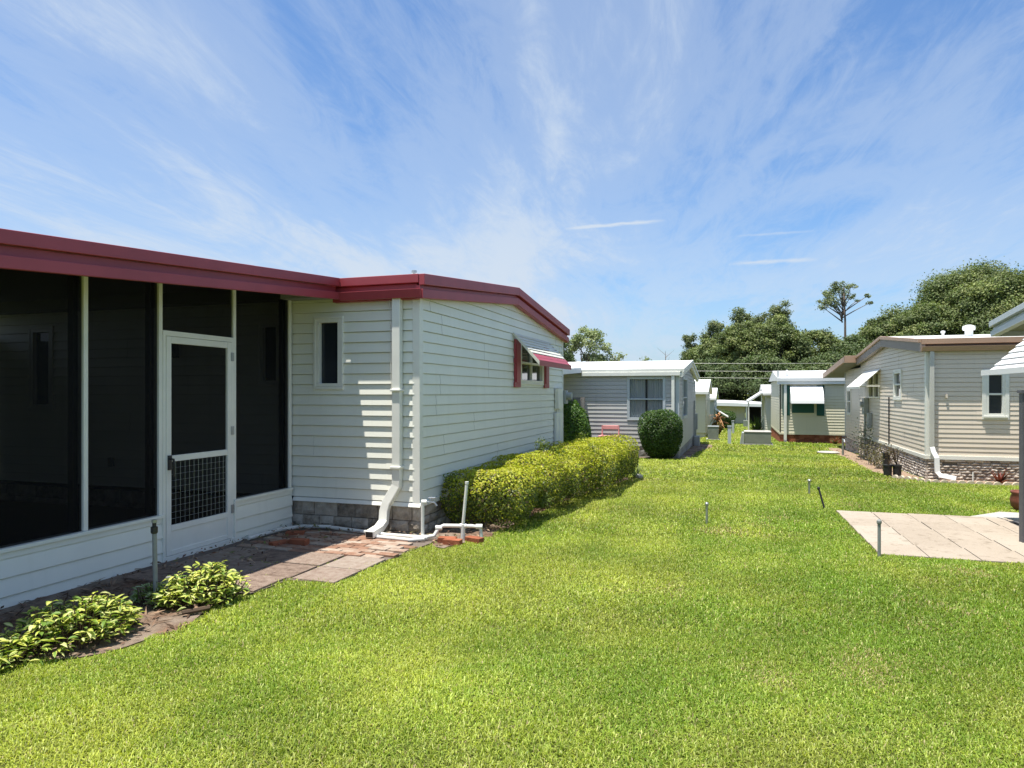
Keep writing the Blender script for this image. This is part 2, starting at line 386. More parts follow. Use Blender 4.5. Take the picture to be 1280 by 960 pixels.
# ------------------------------------------------------------------ ground
def grid_sheet(name, xs, ys, z_fn, m):
    xs = np.array(xs); ys = np.array(ys); X, Y = np.meshgrid(xs, ys); Z = z_fn(X, Y)
    V = np.stack([X.ravel(), Y.ravel(), Z.ravel()], 1); nx, ny = len(xs), len(ys)
    i = (np.arange(ny - 1)[:, None] * nx + np.arange(nx - 1)[None, :]).ravel()
    F = np.stack([i, i + 1, i + nx + 1, i + nx], 1)
    return np_mesh(name, V, F, len(F), m)
ys = list(np.arange(-60, 0, 10)) + list(np.arange(0, 20, 1.0)) + list(np.arange(20, 90, 2.5)) + [95, 120, 200, 400, 1000, 3000]
xs = [-3000, -1000, -300, -100, -40] + list(np.arange(-20, 20.1, 2.0)) + [40, 100, 300, 1000, 3000]
lawn = grid_sheet('lawn', xs, ys, lambda X, Y: gz_np(Y), M['lawn']); tag(lawn, 'bright green lawn running back between the homes', 'lawn', kind='structure')

def poly_sheet(name, poly, lift, m, label, cat, wig=0.0, step=0.12, thick=None):
    pts = []
    for k in range(len(poly)):
        a = Vector(poly[k]); b = Vector(poly[(k + 1) % len(poly)]); n = max(1, int((b - a).length / step))
        for j in range(n):
            p = a.lerp(b, j / n); pts.append((p.x + random.uniform(-wig, wig), p.y + random.uniform(-wig, wig)))
    me = bpy.data.meshes.new(name)
    me.from_pydata([(x, y, gz(y) + lift) for x, y in pts], [], [tuple(range(len(pts)))])
    o = finish(me, name, m, None, None); return tag(o, label, cat, kind='structure')
BED = [(-5.24, 0.4), (-5.0, 1.3), (-4.62, 2.15), (-4.06, 2.85), (-3.66, 3.38), (-3.58, 3.75), (-3.70, 4.05), (-3.80, 4.45), (-4.1, 4.58), (-5.24, 4.93)]
PAVE = [(-5.24, 4.92), (-4.1, 4.58), (-3.69, 4.60), (-3.67, 5.06), (-3.26, 5.10), (-3.22, 6.0), (-3.16, 6.9), (-3.24, 7.25), (-5.24, 7.28)]
BED2 = [(-3.24, 7.25), (-3.12, 6.75), (-2.95, 6.7), (-2.72, 7.3), (-2.68, 7.9), (-2.66, 8.8), (-2.6, 10), (-2.5, 11.5), (-2.3, 13), (-2.1, 14.5), (-2.3, 15.0), (-3.5, 15.2), (-3.5, 7.3)]
BED3 = [(-6, 19.9), (-2.9, 20.5), (-1.5, 20.7), (-1.2, 22.0), (-1.25, 24), (-0.95, 26.0), (-0.75, 28), (-0.9, 29.6), (-1.6, 30), (-1.6, 21.2), (-6, 21.3)]
BEDT = [(3.9, 16.9), (6.5, 16.9), (6.5, 16.05), (4.9, 16.0), (3.85, 16.08), (3.35, 16.9), (3.15, 18.6), (3.2, 20.6), (3.25, 23.5), (3.2, 26.5), (3.4, 29), (3.9, 29)]
PATIO = [(1.40, 7.90), (6.5, 7.90), (6.5, 11.10), (1.40, 11.10)]
poly_sheet('planting_bed', BED, 0.006, M['mulch'], 'brown mulch bed below the screened porch', 'bed', 0.03)
poly_sheet('hedge_bed', BED2, 0.006, M['mulch'], 'mulch strip under the hedge beside the white home', 'bed', 0.03)
poly_sheet('gray_home_bed', BED3, 0.006, M['mulch'], 'mulch strip around the gray home', 'bed', 0.06)
poly_sheet('tan_home_bed', BEDT, 0.006, mat('tan_mulch', (0.36, 0.25, 0.17), 0.95, var=0.5, vscale=14, bump=0.6), 'light mulch strip along the tan home', 'bed', 0.04)
poly_sheet('path_base', PAVE, 0.010, M['joint'], 'sandy base under the brick path at the porch door', 'path', 0.0)

# brick and slab path, pattern inside one surface
def pip(x, y, poly):
    ins = np.zeros(np.shape(x), bool); j = len(poly) - 1
    for i in range(len(poly)):
        xi, yi = poly[i]; xj, yj = poly[j]
        c = ((yi > y) != (yj > y)) & (x < (xj - xi) * (y - yi) / (yj - yi + 1e-12) + xi); ins ^= c; j = i
    return ins
def make_path():
    b = MB()
    def brick(cx, cy, w, h, rot, z, mi, t=0.045):
        c, s = math.cos(rot), math.sin(rot); q = []
        for dz in (-t, 0):
            for (a, d) in ((-w / 2, -h / 2), (w / 2, -h / 2), (w / 2, h / 2), (-w / 2, h / 2)):
                q.append((cx + a * c - d * s, cy + a * s + d * c, z + dz))
        b.hexa(q, mi)
    # square exposed-aggregate slabs leading to the door, then rows of bricks
    for i in range(4):
        for j in range(3):
            if i == 3 and j == 0: continue
            cx = -4.82 + i * 0.46; cy = 4.85 + j * 0.46
            brick(cx + random.uniform(-.008, .008), cy + random.uniform(-.008, .008), 0.428, 0.428, random.uniform(-.02, .02), gz(cy) + 0.022 + random.uniform(-.006, .006), 1)
    for i in range(15):
        for j in range(11):
            cx = -4.85 + i * 0.112; cy = 6.06 + j * 0.108
            w_, h_ = 0.205, 0.10
            cx = -4.90 + i * 0.213 + (0.106 if j % 2 else 0)
            if cy > 7.12 or cx > -3.20 - .02 * j or not pip(np.array(cx), np.array(cy), PAVE): continue
            brick(cx, cy, w_, h_, -0.05 + random.uniform(-.03, .03), gz(cy) + 0.024 + random.uniform(-.007, .009), 0)
    o = b.build('brick_path', [M['path_brick'], M['slab']], None, bevel=0.004)
    tag(o, 'faded brick and aggregate slab path at the porch door', 'path', kind='structure')
make_path()
def make_patio():
    b = MB(); x = 1.42
    b.hexa([(1.405, 7.905, -.4), (6.5, 7.905, -.4), (6.5, 11.095, -.4), (1.405, 11.095, -.4), (1.405, 7.905, gz(7.9) - .012), (6.5, 7.905, gz(7.9) - .012), (6.5, 11.095, gz(11.1) - .012), (1.405, 11.095, gz(11.1) - .012)], 1)
    nx = 0
    while x < 6.4:
        y = 7.92 + (0.0 if nx % 2 == 0 else 0.0); w = 0.46
        while y < 11.05:
            d = min(0.60, 11.09 - y)
            zc = gz(y + d / 2)
            b.box(x + 0.005, min(x + w, 6.49) - 0.005, y + 0.008, y + d - 0.008, -0.2, zc + 0.016 + random.uniform(-.003, .003), 0)
            y += d
        x += w; nx += 1
    o = b.build('patio', [M['patio'], M['joint']]); tag(o, 'pinkish square paver patio set in the lawn', 'patio', kind='structure')
make_patio()

# ------------------------------------------------------------------ building pieces
def WF(Y0): return lambda s, z, o: (s, Y0 - o, z)             # wall facing the camera (-Y)
def WE(X0): return lambda s, z, o: (X0 + o, s, z)             # wall facing +X
def WW(X0): return lambda s, z, o: (X0 - o, s, z)             # wall facing -X
def laps(mb, w, s0, s1, z0, z1, pitch, depth, holes=(), clip=None, mi=0, groove=0.009):
    z = z0
    row = 0
    while z < z1 - 1e-4:
        if row % 2 == 0: off0 = random.uniform(0, 3.0); joints = [s0 + off0 + 3.05 * k for k in range(int((s1 - s0) / 3.05) + 1)]
        row += 1
        zt = min(z + pitch, z1); cuts = sorted({z, zt} | {h for H in holes for h in H[2:] if z + 1e-4 < h < zt - 1e-4})
        for a, b in zip(cuts, cuts[1:]):
            mid = (a + b) / 2; segs = [(s0, s1)]
            if clip:
                ca, cb = clip(mid); segs = [(max(s0, ca), min(s1, cb))] if cb > ca else []
            for H in holes:
                if H[2] - 1e-4 < mid < H[3] + 1e-4:
                    ns = []
                    for (p, q) in segs:
                        if H[1] <= p or H[0] >= q: ns.append((p, q)); continue
                        if p < H[0]: ns.append((p, H[0]))
                        if q > H[1]: ns.append((H[1], q))
                    segs = ns
            da = depth * (1 - (a - z) / pitch) + 0.001; db = depth * (1 - (b - z) / pitch) + 0.001
            top = abs(b - zt) < 1e-6 and groove; bb = b - groove if top else b
            if top: db = depth * (1 - (bb - z) / pitch) + 0.001
            sp = []
            for p, q in segs:
                cut = [p] + [c for c in joints if p + .05 < c < q - .05] + [q]
                sp += [(c0, c1, .0022 * (sum(1 for c in joints if c < (c0 + c1) / 2) % 2)) for c0, c1 in zip(cut, cut[1:])]
            da0, db0 = da, db
            for p, q, off in sp:
                da, db = da0 + off, db0 + off
                mb.face([w(p, a, da), w(q, a, da), w(q, bb, db), w(p, bb, db)], mi)
                if a == z: mb.face([w(p, a, -0.014), w(q, a, -0.014), w(q, a, da), w(p, a, da)], mi)
                if top:
                    mb.face([w(p, bb, db), w(q, bb, db), w(q, bb, -0.014), w(p, bb, -0.014)], mi); mb.face([w(p, bb, -0.014), w(q, bb, -0.014), w(q, b, -0.014), w(p, b, -0.014)], mi)
        z = zt
def wbox(mb, w, s0, s1, z0, z1, o0, o1, mi=0):
    p = [w(s, z, o) for z in (z0, z1) for (s, o) in ((s0, o0), (s1, o0), (s1, o1), (s0, o1))]
    mb.hexa(p, mi)
def window(parent, w, s0, s1, z0, z1, fw=0.045, trim=None, out=0.03, frame_m='white_trim', mull=(), vmull=(), pane='glass', curtain=False, sill=False, name='window', label=None):
    fr = MB()
    for (a, b, c, d) in ((s0, s1, z0, z0 + fw), (s0, s1, z1 - fw, z1), (s0, s0 + fw, z0 + fw, z1 - fw), (s1 - fw, s1, z0 + fw, z1 - fw)):
        wbox(fr, w, a, b, c, d, -0.07, out)
    for zm in mull: wbox(fr, w, s0 + fw, s1 - fw, zm - 0.02, zm + 0.02, -0.05, out - 0.012)
    for sm in vmull: wbox(fr, w, sm - 0.015, sm + 0.015, z0 + fw, z1 - fw, -0.045, out - 0.016)
    if trim:
        t = trim
        for (a, b, c, d) in ((s0 - t, s1 + t, z1 + .001, z1 + t), (s0 - t, s1 + t, z0 - t, z0 - .001), (s0 - t, s0 - .001, z0, z1), (s1 + .001, s1 + t, z0, z1)):
            wbox(fr, w, a, b, c, d, -0.01, out + 0.006)
    if sill: wbox(fr, w, s0 - 0.05, s1 + 0.05, z0 - 0.035, z0 - 0.001, -0.01, out + 0.035)
    f = fr.build(name, M[frame_m], parent, bevel=0.003)
    if label: f['label'] = label
    pn = MB(); pn.face([w(s0 + fw, z0 + fw, -0.03), w(s1 - fw, z0 + fw, -0.03), w(s1 - fw, z1 - fw, -0.03), w(s0 + fw, z1 - fw, -0.03)])
    pn.build('pane', M[pane], f)
    if curtain:
        c = MB(); n = 60
        for k in range(n):
            a = s0 + fw + (s1 - s0 - 2 * fw) * k / n; b = s0 + fw + (s1 - s0 - 2 * fw) * (k + 1) / n
            if curtain == 'gap' and abs((a + b) / 2 - (s0 + s1) / 2) < 0.04: continue
            fa = -0.075 + 0.014 * math.sin(k * 1.9) * math.cos(k * .37); fb = -0.075 + 0.014 * math.sin((k + 1) * 1.9) * math.cos((k + 1) * .37)
            c.face([w(a, z0 + fw, fa), w(b, z0 + fw, fb), w(b, z1 - fw, fb), w(a, z1 - fw, fa)])
        c.build('curtain', M['curtain'], f)
    return f
def blocks(mb, w, s0, s1, z0, z1, h, l0, l1, rough, o0=-0.1, holes=()):
    z = z0; r = 0
    while z < z1 - 0.01:
        zt = min(z + h * random.uniform(0.85, 1.15), z1)
        if z1 - zt < h * 0.4: zt = z1
        s = s0
        while s < s1 - 0.01:
            e = min(s + random.uniform(l0, l1), s1)
            if s1 - e < l0 * 0.5: e = s1
            if not any(H[0] < (s + e) / 2 < H[1] and H[2] < (z + zt) / 2 < H[3] for H in holes):
                # rough front face: 3 x 2 grid pushed in and out
                g = 0.004; nx, nz = 4, 3; P = [[None] * (nz + 1) for _ in range(nx + 1)]
                for i in range(nx + 1):
                    for j in range(nz + 1):
                        edge = i in (0, nx) or j in (0, nz)
                        P[i][j] = w(s + g + (e - s - 2 * g) * i / nx, z + g + (zt - z - 2 * g) * j / nz, (0.0 if edge else random.uniform(0.3, 1.0) * rough))
                i0 = len(mb.v)
                for i in range(nx + 1): mb.v += [tuple(q) for q in P[i]]
                for i in range(nx):
                    for j in range(nz):
                        k = i0 + i * (nz + 1) + j; mb.f.append((k, k + nz + 1, k + nz + 2, k + 1)); mb.m.append(0)
                ring = [(i, 0) for i in range(nx)] + [(nx, j) for j in range(nz)] + [(i, nz) for i in range(nx, 0, -1)] + [(0, j) for j in range(nz, 0, -1)]
                bi = len(mb.v)
                for (i, j) in ring: mb.v.append(tuple(w(s + g + (e - s - 2 * g) * i / nx, z + g + (zt - z - 2 * g) * j / nz, -0.03)))
                for q in range(len(ring)):
                    q2 = (q + 1) % len(ring); a = i0 + ring[q][0] * (nz + 1) + ring[q][1]; c = i0 + ring[q2][0] * (nz + 1) + ring[q2][1]
                    mb.f.append((a, bi + q, bi + q2, c)); mb.m.append(0)
            s = e
        z = zt; r += 1
def gable_clip(y0, y1, ze, zp):
    ym = (y0 + y1) / 2
    def f(z):
        if z <= ze: return (y0, y1)
        t = (z - ze) / (zp - ze)
        return (y0 + (ym - y0) * t, y1 + (ym - y1) * t)
    return f
def sweep_rake(mb, X_a, X_b, prof_y, zoff0, zoff1, mi=0):
    """strip following the gable profile [(y,z)...] between offsets below it"""
    for (ya, za), (yb, zb) in zip(prof_y, prof_y[1:]):
        mb.hexa([(X_a, ya, za + zoff0), (X_b, ya, za + zoff0), (X_b, yb, zb + zoff0), (X_a, yb, zb + zoff0),
                 (X_a, ya, za + zoff1), (X_b, ya, za + zoff1), (X_b, yb, zb + zoff1), (X_a, yb, zb + zoff1)], mi)

# ------------------------------------------------------------------ the white home with red trim
def white_home():
    X0, Y0, Y1 = -3.5, 7.3, 14.32; XW = -17.0; ZS, ZE = 0.33, 2.70
    t = thing('mobile_home', 'white lap-sided mobile home with dark red roof trim', 'mobile home', (-8, 10.8, 0))
    wall = MB()
    wf, we = WF(Y0), WE(X0)
    wins = [(-4.87, -4.53, 1.68, 2.50), (-5.69, -5.41, 1.72, 2.47), (-9.62, -9.22, 1.39, 2.52)]
    clipf = gable_clip(Y0, Y1, 2.80, 3.22)
    laps(wall, wf, XW, X0 - 0.05, ZS, 2.86, 0.1255, 0.022, [(a, b, c, d) for a, b, c, d in wins])
    gw = (11.25, 12.68, 1.78, 2.50)
    laps(wall, we, Y0 + 0.05, Y1 - 0.04, ZS, 3.2, 0.1255, 0.013, [gw], clipf)
    # inner body
    ym = (Y0 + Y1) / 2
    prof = [(Y0 + .1, 0.25), (Y1 - .1, 0.25), (Y1 - .1, 2.74), (ym, 3.14), (Y0 + .1, 2.74)]
    wall.prism([(XW, y, z) for y, z in prof], [(X0 - .1, y, z) for y, z in prof], 1)
    wall.box(XW, X0 - .09, Y1 - .1, Y1, 0.3, 2.75)
    wall.build('wall', [M['white_siding'], M['interior']], t)
    tr = MB()
    tr.box(X0 - 0.075, X0 + 0.022, Y0 - 0.022, Y0 + 0.075, ZS - 0.04, 2.74); tr.build('corner_post', M['white_trim'], t, bevel=0.006)
    tr = MB(); tr.box(X0 - 0.05, X0 + 0.02, Y1 - 0.05, Y1 + 0.02, ZS - 0.04, 2.76); tr.build('corner_post', M['white_trim'], t, bevel=0.006)
    # sloped ledge over the block skirt
    lg = MB()
    lg.hexa([(-5.2, Y0 + .02, ZS - .055), (X0 + .035, Y0 + .02, ZS - .055), (X0 + .035, Y0 - .045, ZS - .055), (-5.2, Y0 - .045, ZS - .055),
             (-5.2, Y0 + .02, ZS), (X0 + .035, Y0 + .02, ZS), (X0 + .035, Y0 - .02, ZS - .012), (-5.2, Y0 - .02, ZS - .012)])
    lg.box(X0 - .02, X0 + 0.036, Y0 + .021, Y1, ZS - .055, ZS - .003)
    lg.build('skirt_ledge', M['white_trim'], t)
    sk = MB()
    blocks(sk, wf, XW, X0 + .02, -0.14, ZS - .056, 0.115, 0.19, 0.34, 0.024, holes=[(-4.45, -4.25, 0.05, 0.14)])
    blocks(sk, we, Y0 + .0, Y1, -0.30, ZS - .056, 0.115, 0.19, 0.34, 0.024)
    sk.box(XW, X0 - .03, Y0 + .03, Y1 - .03, -0.4, ZS - .06, 1)
    sk.build('block_skirt', [M['block'], M['dark_metal']], t)
    # roof and red trim
    YA, YB = 7.165, 14.46; yp = (YA + YB) / 2; zE, zP = 2.955, 3.325
    rf = MB()
    pr = [(YA, zE), (yp, zP), (YB, zE), (YB, zE - .06), (yp, zP - .08), (YA, zE - .06)]
    rf.prism([(XW, y, z) for y, z in pr], [(X0 + .06, y, z) for y, z in pr]); rf.build('roof', M['white_roof'], t)
    rk = MB(); P = [(YA, zE), (yp, zP), (YB, zE)]
    sweep_rake(rk, X0 + .062, X0 + .135, P, -0.115, 0.012)
    sweep_rake(rk, X0 + .02, X0 + .075, P, -0.16, -0.117)
    sweep_rake(rk, X0 + .02, X0 + .115, P, -0.268, -0.162)
    rk.build('rake_trim', M['red_trim'], t, bevel=0.005)
    ft = MB()
    ft.box(-5.4, X0 + .061, YA - .012, YA + .07, 2.868, 2.968); ft.box(-4.6, X0 + .02, YA + .045, YA + .2, 2.69, 2.866)
    ft.build('eave_trim', M['red_trim'], t, bevel=0.005)
    gt = MB()
    gt.hexa([(-4.47, 7.205, 2.70), (X0 + .095, 7.205, 2.70), (X0 + .095, 7.15, 2.70), (-4.47, 7.15, 2.70),
             (-4.47, 7.205, 2.795), (X0 + .095, 7.205, 2.795), (X0 + .095, 7.125, 2.795), (-4.47, 7.125, 2.795)])
    g = gt.build('gutter', M['red_trim'], t, bevel=0.004)
    ds = MB()
    ds.tube([(-3.745, 7.23, 2.71), (-3.745, 7.23, 0.64), (-3.75, 7.23, 0.52), (-3.865, 7.20, 0.32), (-3.89, 7.19, 0.22), (-3.89, 7.17, 0.10), (-3.885, 7.05, 0.045), (-3.88, 6.82, 0.02)], 0, rect=(0.105, 0.08))
    for z in (1.62, 0.72): ds.box(-3.81, -3.68, 7.168, 7.29, z, z + .03)
    d = ds.build('downspout', M['white_trim'], t, bevel=0.008)
    # dark mouth of the spout
    mo = MB(); mo.tube([(-3.88, 6.823, 0.0203), (-3.88, 6.815, 0.0195)], 0, rect=(0.085, 0.062)); mo.build('spout_mouth', M['blackplastic'], d)
    window(t, wf, *wins[0], fw=0.04, trim=0.035)
    window(t, wf, *wins[1], fw=0.04, trim=0.035)
    window(t, wf, *wins[2], fw=0.05, trim=0.035)
    gwf = window(t, we, *gw, fw=0.05, trim=0.03, mull=(2.13,), vmull=(11.97,))
    for (a, b) in ((10.86, 11.19), (12.74, 13.08)):
        s = MB()
        n = 10; z0, z1 = 1.70, 2.50
        for k in range(n):                                         # scalloped outer edge
            za = z0 + (z1 - z0) * k / n; zb = z0 + (z1 - z0) * (k + 1) / n; ins = 0.035 * abs(math.sin(k * math.pi / 2.5))
            aa = a + (ins if a < 12 else 0); bb = b - (ins if a > 12 else 0)
            wbox(s, we, aa, bb, za, zb, 0.018, 0.042)
        wbox(s, we, a + .06, b - .06, z0 + .08, z1 - .08, 0.043, 0.056)
        s.build('shutter', M['red_trim'], t)
    # louvred aluminium awning: overlapping cream slats with a red lowest slat and end brackets
    aw = MB(); n = 8; ya, yb = 10.84, 13.12
    for k in range(n):
        t0, t1 = k / n, (k + (.70 if k < n - 2 else 1.05)) / n
        x0, z0 = X0 + .03 + .43 * t0, 2.60 - .46 * t0; x1, z1 = X0 + .03 + .43 * t1, 2.60 - .46 * t1 + .016
        aw.hexa([(x0, ya, z0 - .008), (x0, yb, z0 - .008), (x1, yb, z1 - .02), (x1, ya, z1 - .02), (x0, ya, z0), (x0, yb, z0), (x1, yb, z1 - .012), (x1, ya, z1 - .012)], 1 if k >= n - 2 else 0)
    aw.box(X0 + .46, X0 + .475, ya, yb, 2.055, 2.145, 1)
    for y in (ya - .012, yb + .002):
        aw.hexa([(X0 + .02, y, 2.57), (X0 + .47, y, 2.06), (X0 + .47, y + .01, 2.06), (X0 + .02, y + .01, 2.57), (X0 + .02, y, 2.61), (X0 + .47, y, 2.13), (X0 + .47, y + .01, 2.13), (X0 + .02, y + .01, 2.61)], 0)
    aw.build('awning', [mat('awning_cream', (0.72, 0.70, 0.60), 0.45, var=.1), M['red_trim']], t)
    # electric panel, conduit and meter at the far end
    el = MB(); el.box(X0 + .02, X0 + .10, 13.60, 13.98, 1.28, 1.70); el.tube([(X0 + .06, 13.8, 1.28), (X0 + .06, 13.8, .2)], .03); el.tube([(X0 + .06, 13.66, 1.28), (X0 + .06, 13.66, .5)], .018)
    el.box(X0 + .02, X0 + .07, 13.55, 14.05, .28, 1.2)
    e = el.build('electric_panel', M['white_trim'], t, bevel=.006)
    me = MB(); me.box(X0 + .02, X0 + .13, 14.08, 14.30, 1.38, 1.66); me.tube([(X0 + .13, 14.19, 1.54), (X0 + .24, 14.19, 1.54)], .075, 14); me.build('electric_meter', M['gray_box'], t)
    v = MB(); v.tube([(-4.0, 8.2, 3.0), (-4.0, 8.2, 3.19)], .022, 10); v.lathe([(.02, .17), (.035, .175), (.035, .21), (.0, .22)], (-4.0, 8.2, 3.0), 10); v.build('roof_vent', M['galv'], t)
    # loose cable down the corner
    c = MB(); c.tube([(-3.86, 7.25, 2.72), (-3.84, 7.25, 2.5), (-3.845, 7.255, 2.2), (-3.84, 7.25, 1.9), (-3.83, 7.25, 1.62)], .004, 5); c.build('cable', M['white_trim'], t)
    f = MB(); f.box(-7.14, -6.96, 7.16, 7.275, 2.07, 2.28); f.build('wall_light', M['dark_metal'], t)
    f = MB(); f.box(-8.14, -8.06, 7.24, 7.275, .60, .72); f.build('outlet', M['gray_box'], t)
white_home()

# ------------------------------------------------------------------ screened porch
def porch():
    XP, XF, XW = -5.2, -4.46, -10.4; YA, YB = 0.9, 7.24
    zt = lambda y: 2.645 + 0.0793 * (y - 3.17)
    t = thing('screened_porch', 'dark screened porch with white posts and red sloping fascia', 'porch', (XP, 4, 0))
    fl = MB(); fl.box(XW, XP - .03, YA, YB, -.3, .05); fl.build('floor', M['porch_floor'], t)
    rf = MB(); rf.hexa([(XW - .3, YA - .3, zt(YA - .3) - .07), (XF - .125, YA - .3, zt(YA - .3) - .07), (XF - .125, 7.05, zt(7.05) - .07), (XW - .3, 7.05, zt(7.05) - .07),
                        (XW - .3, YA - .3, zt(YA - .3) - .005), (XF - .02, YA - .3, zt(YA - .3) - .005), (XF - .02, 7.05, zt(7.05) - .005), (XW - .3, 7.05, zt(7.05) - .005)])
    rf.box(XW - .3, XF - .13, 7.051, 7.160, 2.74, 2.93); rf.box(XW - .3, XF - .13, 7.1605, 7.29, 2.74, 2.885)
    rf.build('roof', M['ceiling'], t)
    hd = MB(); hd.hexa([(XP - .045, YA, zt(YA) - .15), (XP + .005, YA, zt(YA) - .15), (XP + .005, YB - .2, zt(YB) - .15), (XP - .045, YB - .2, zt(YB) - .15),
                        (XP - .045, YA, zt(YA) - .072), (XP + .005, YA, zt(YA) - .072), (XP + .005, YB - .2, zt(YB) - .072), (XP - .045, YB - .2, zt(YB) - .072)])
    hd.build('header', M['white_trim'], t)
    fa = MB()
    def band(a, b, xo, xi, mi=0):
      for k, (y0, y1) in enumerate(((YA - .3, 3.02), (3.0, 5.62), (5.60, 7.147))):
        xo_ = xo; xo = xo_ + (.003 if k == 1 else 0)
        fa.hexa([(xi, y0, zt(y0) + a), (xo, y0, zt(y0) + a), (xo, y1, zt(y1) + a), (xi, y1, zt(y1) + a), (xi, y0, zt(y0) + b), (xo, y0, zt(y0) + b), (xo, y1, zt(y1) + b), (xi, y1, zt(y1) + b)], mi); xo = xo_
    band(-.088, .008, XF, XF - .06); band(-.158, -.09, XF - .055, XF - .12); band(-.245, -.16, XF - .004, XF - .05)
    fa.build('fascia', M['red_trim'], t, bevel=.004)
    side = MB(); side.box(XW, XW + .1, YA, YB, 0, zt(YA) - .05); side.box(XW + .1, XP - .1, YA, YA + .08, 0.05, .42)
    side.build('side_wall', M['white_siding'], t)
    # posts
    posts = [1.35, 2.87, 4.41, 5.205, 6.225]
    for y in posts:
        zb = .44 if y < 5 else 0.0
        p = MB(); p.box(XP - .045, XP + .004, y - .022, y + .022, zb, zt(y) - .15); p.build('post', M['white_trim'], t, bevel=.004)
    p = MB(); p.box(XP - .045, XP + .004, YB - .045, YB - .0, .44, zt(YB - .2) - .15); p.build('post', M['white_trim'], t, bevel=.004)
    bays = [(YA, 1.328), (1.372, 2.848), (2.892, 4.388), (4.432, 5.183), (6.247, 7.195)]
    for a, b in bays:
        s = MB(); s.face([(XP - .02, a, .44), (XP - .02, b, .44), (XP - .02, b, zt(b) - .15), (XP - .02, a, zt(a) - .15)]); s.build('screen_panel', M['screen'], t)
    s = MB(); s.face([(XP - .02, 5.227, 2.205), (XP - .02, 6.203, 2.205), (XP - .02, 6.203, zt(6.2) - .15), (XP - .02, 5.227, zt(5.2) - .15)]); s.build('screen_panel', M['screen'], t)
    s = MB(); s.face([(XW + .1, YA + .03, .42), (XP - .05, YA + .03, .42), (XP - .05, YA + .03, zt(YA) - .07), (XW + .1, YA + .03, zt(YA) - .07)]); s.build('screen_panel', M['screen'], t)
    # dark inner tracks beside each post (spline channel)
    for y in (2.87, 4.41, 5.205):
        tr = MB(); tr.box(XP - .11, XP - .05, y - .075, y - .03, .44, zt(y) - .16); tr.build('screen_track', M['blackplastic'], t)
    tr = MB(); tr.box(XP - .11, XP - .05, YB - .10, YB - .05, .44, zt(YB - .3) - .16); tr.build('screen_track', M['blackplastic'], t)
    # low sided walls
    for (a, b) in ((YA, 5.235), (6.20, YB)):
        k = MB(); w = WE(XP)
        laps(k, w, a, b, -.06, .36, .14, .017); k.box(XP - .09, XP - .001, a, b, -.1, .36)
        k.box(XP - .09, XP + .012, a, b, .36, .408); k.box(XP - .1, XP + .03, a, b, .41, .44)
        k.box(XP - .03, XP + .026, b - .022 if a < 5 else a, b if a < 5 else a + .022, -.05, .409)
        k.build('knee_wall', M['white_siding'], t, bevel=.003)
    # door
    ya, yb, z0, z1 = 5.265, 6.165, .03, 2.15; xo = XP + .012
    fr = MB()
    fr.box(XP - .03, XP + .008, 5.228, 5.262, 0, 2.2); fr.box(XP - .03, XP + .008, 6.168, 6.202, 0, 2.2); fr.box(XP - .03, XP + .0085, 5.228, 6.202, 2.153, 2.204)
    fr.box(XP - .06, XP + .03, 5.228, 6.202, -.04, .026)
    fr.build('door_frame', M['white_trim'], t, bevel=.003)
    dl = MB(); xi = XP - .018
    dl.box(xi, xo, ya, ya + .062, z0, z1); dl.box(xi, xo, yb - .062, yb, z0, z1)
    for (a, b) in ((2.085, z1), (.935, .995), (.262, .318), (z0, .075)): dl.box(xi, xo - .001, ya + .062, yb - .062, a, b)
    door = dl.build('screen_door', M['white_trim'], t, bevel=.004)
    kp = MB(); kp.box(xi + .005, xo - .012, ya + .062, yb - .062, .075, .262); kp.build('kick_panel', M['white_trim'], door)
    sc = MB()
    for a, b in ((.995, 2.085), (.318, .935)): sc.face([(xi + .004, ya + .062, a), (xi + .004, yb - .062, a), (xi + .004, yb - .062, b), (xi + .004, ya + .062, b)])
    sc.build('door_screen', M['screen'], door)
    gr = MB(); n = 13
    for k in range(1, n):
        y = ya + .062 + (yb - ya - .124) * k / n; gr.tube([(xo - .006, y, .318), (xo - .006, y, .935)], .0017, 4)
    for k in range(1, 10):
        z = .318 + .617 * k / 10; gr.tube([(xo - .011, ya + .062, z), (xo - .011, yb - .062, z)], .0017, 4)
    gr.build('wire_grille', M['galv'], door)
    h = MB(); h.box(xo, xo + .018, ya + .012, ya + .05, .86, 1.0); h.tube([(xo + .018, ya + .03, .965), (xo + .055, ya + .03, .965), (xo + .06, ya + .035, .90), (xo + .05, ya + .04, .80)], .011, 8); h.build('handle', M['dark_metal'], door)
    hg = MB()
    for z in (.30, 1.15, 1.95):
        hg = MB(); hg.box(xo, xo + .008, yb - .012, yb + .03, z, z + .09); hg.build('hinge', M['galv'], door)
porch()

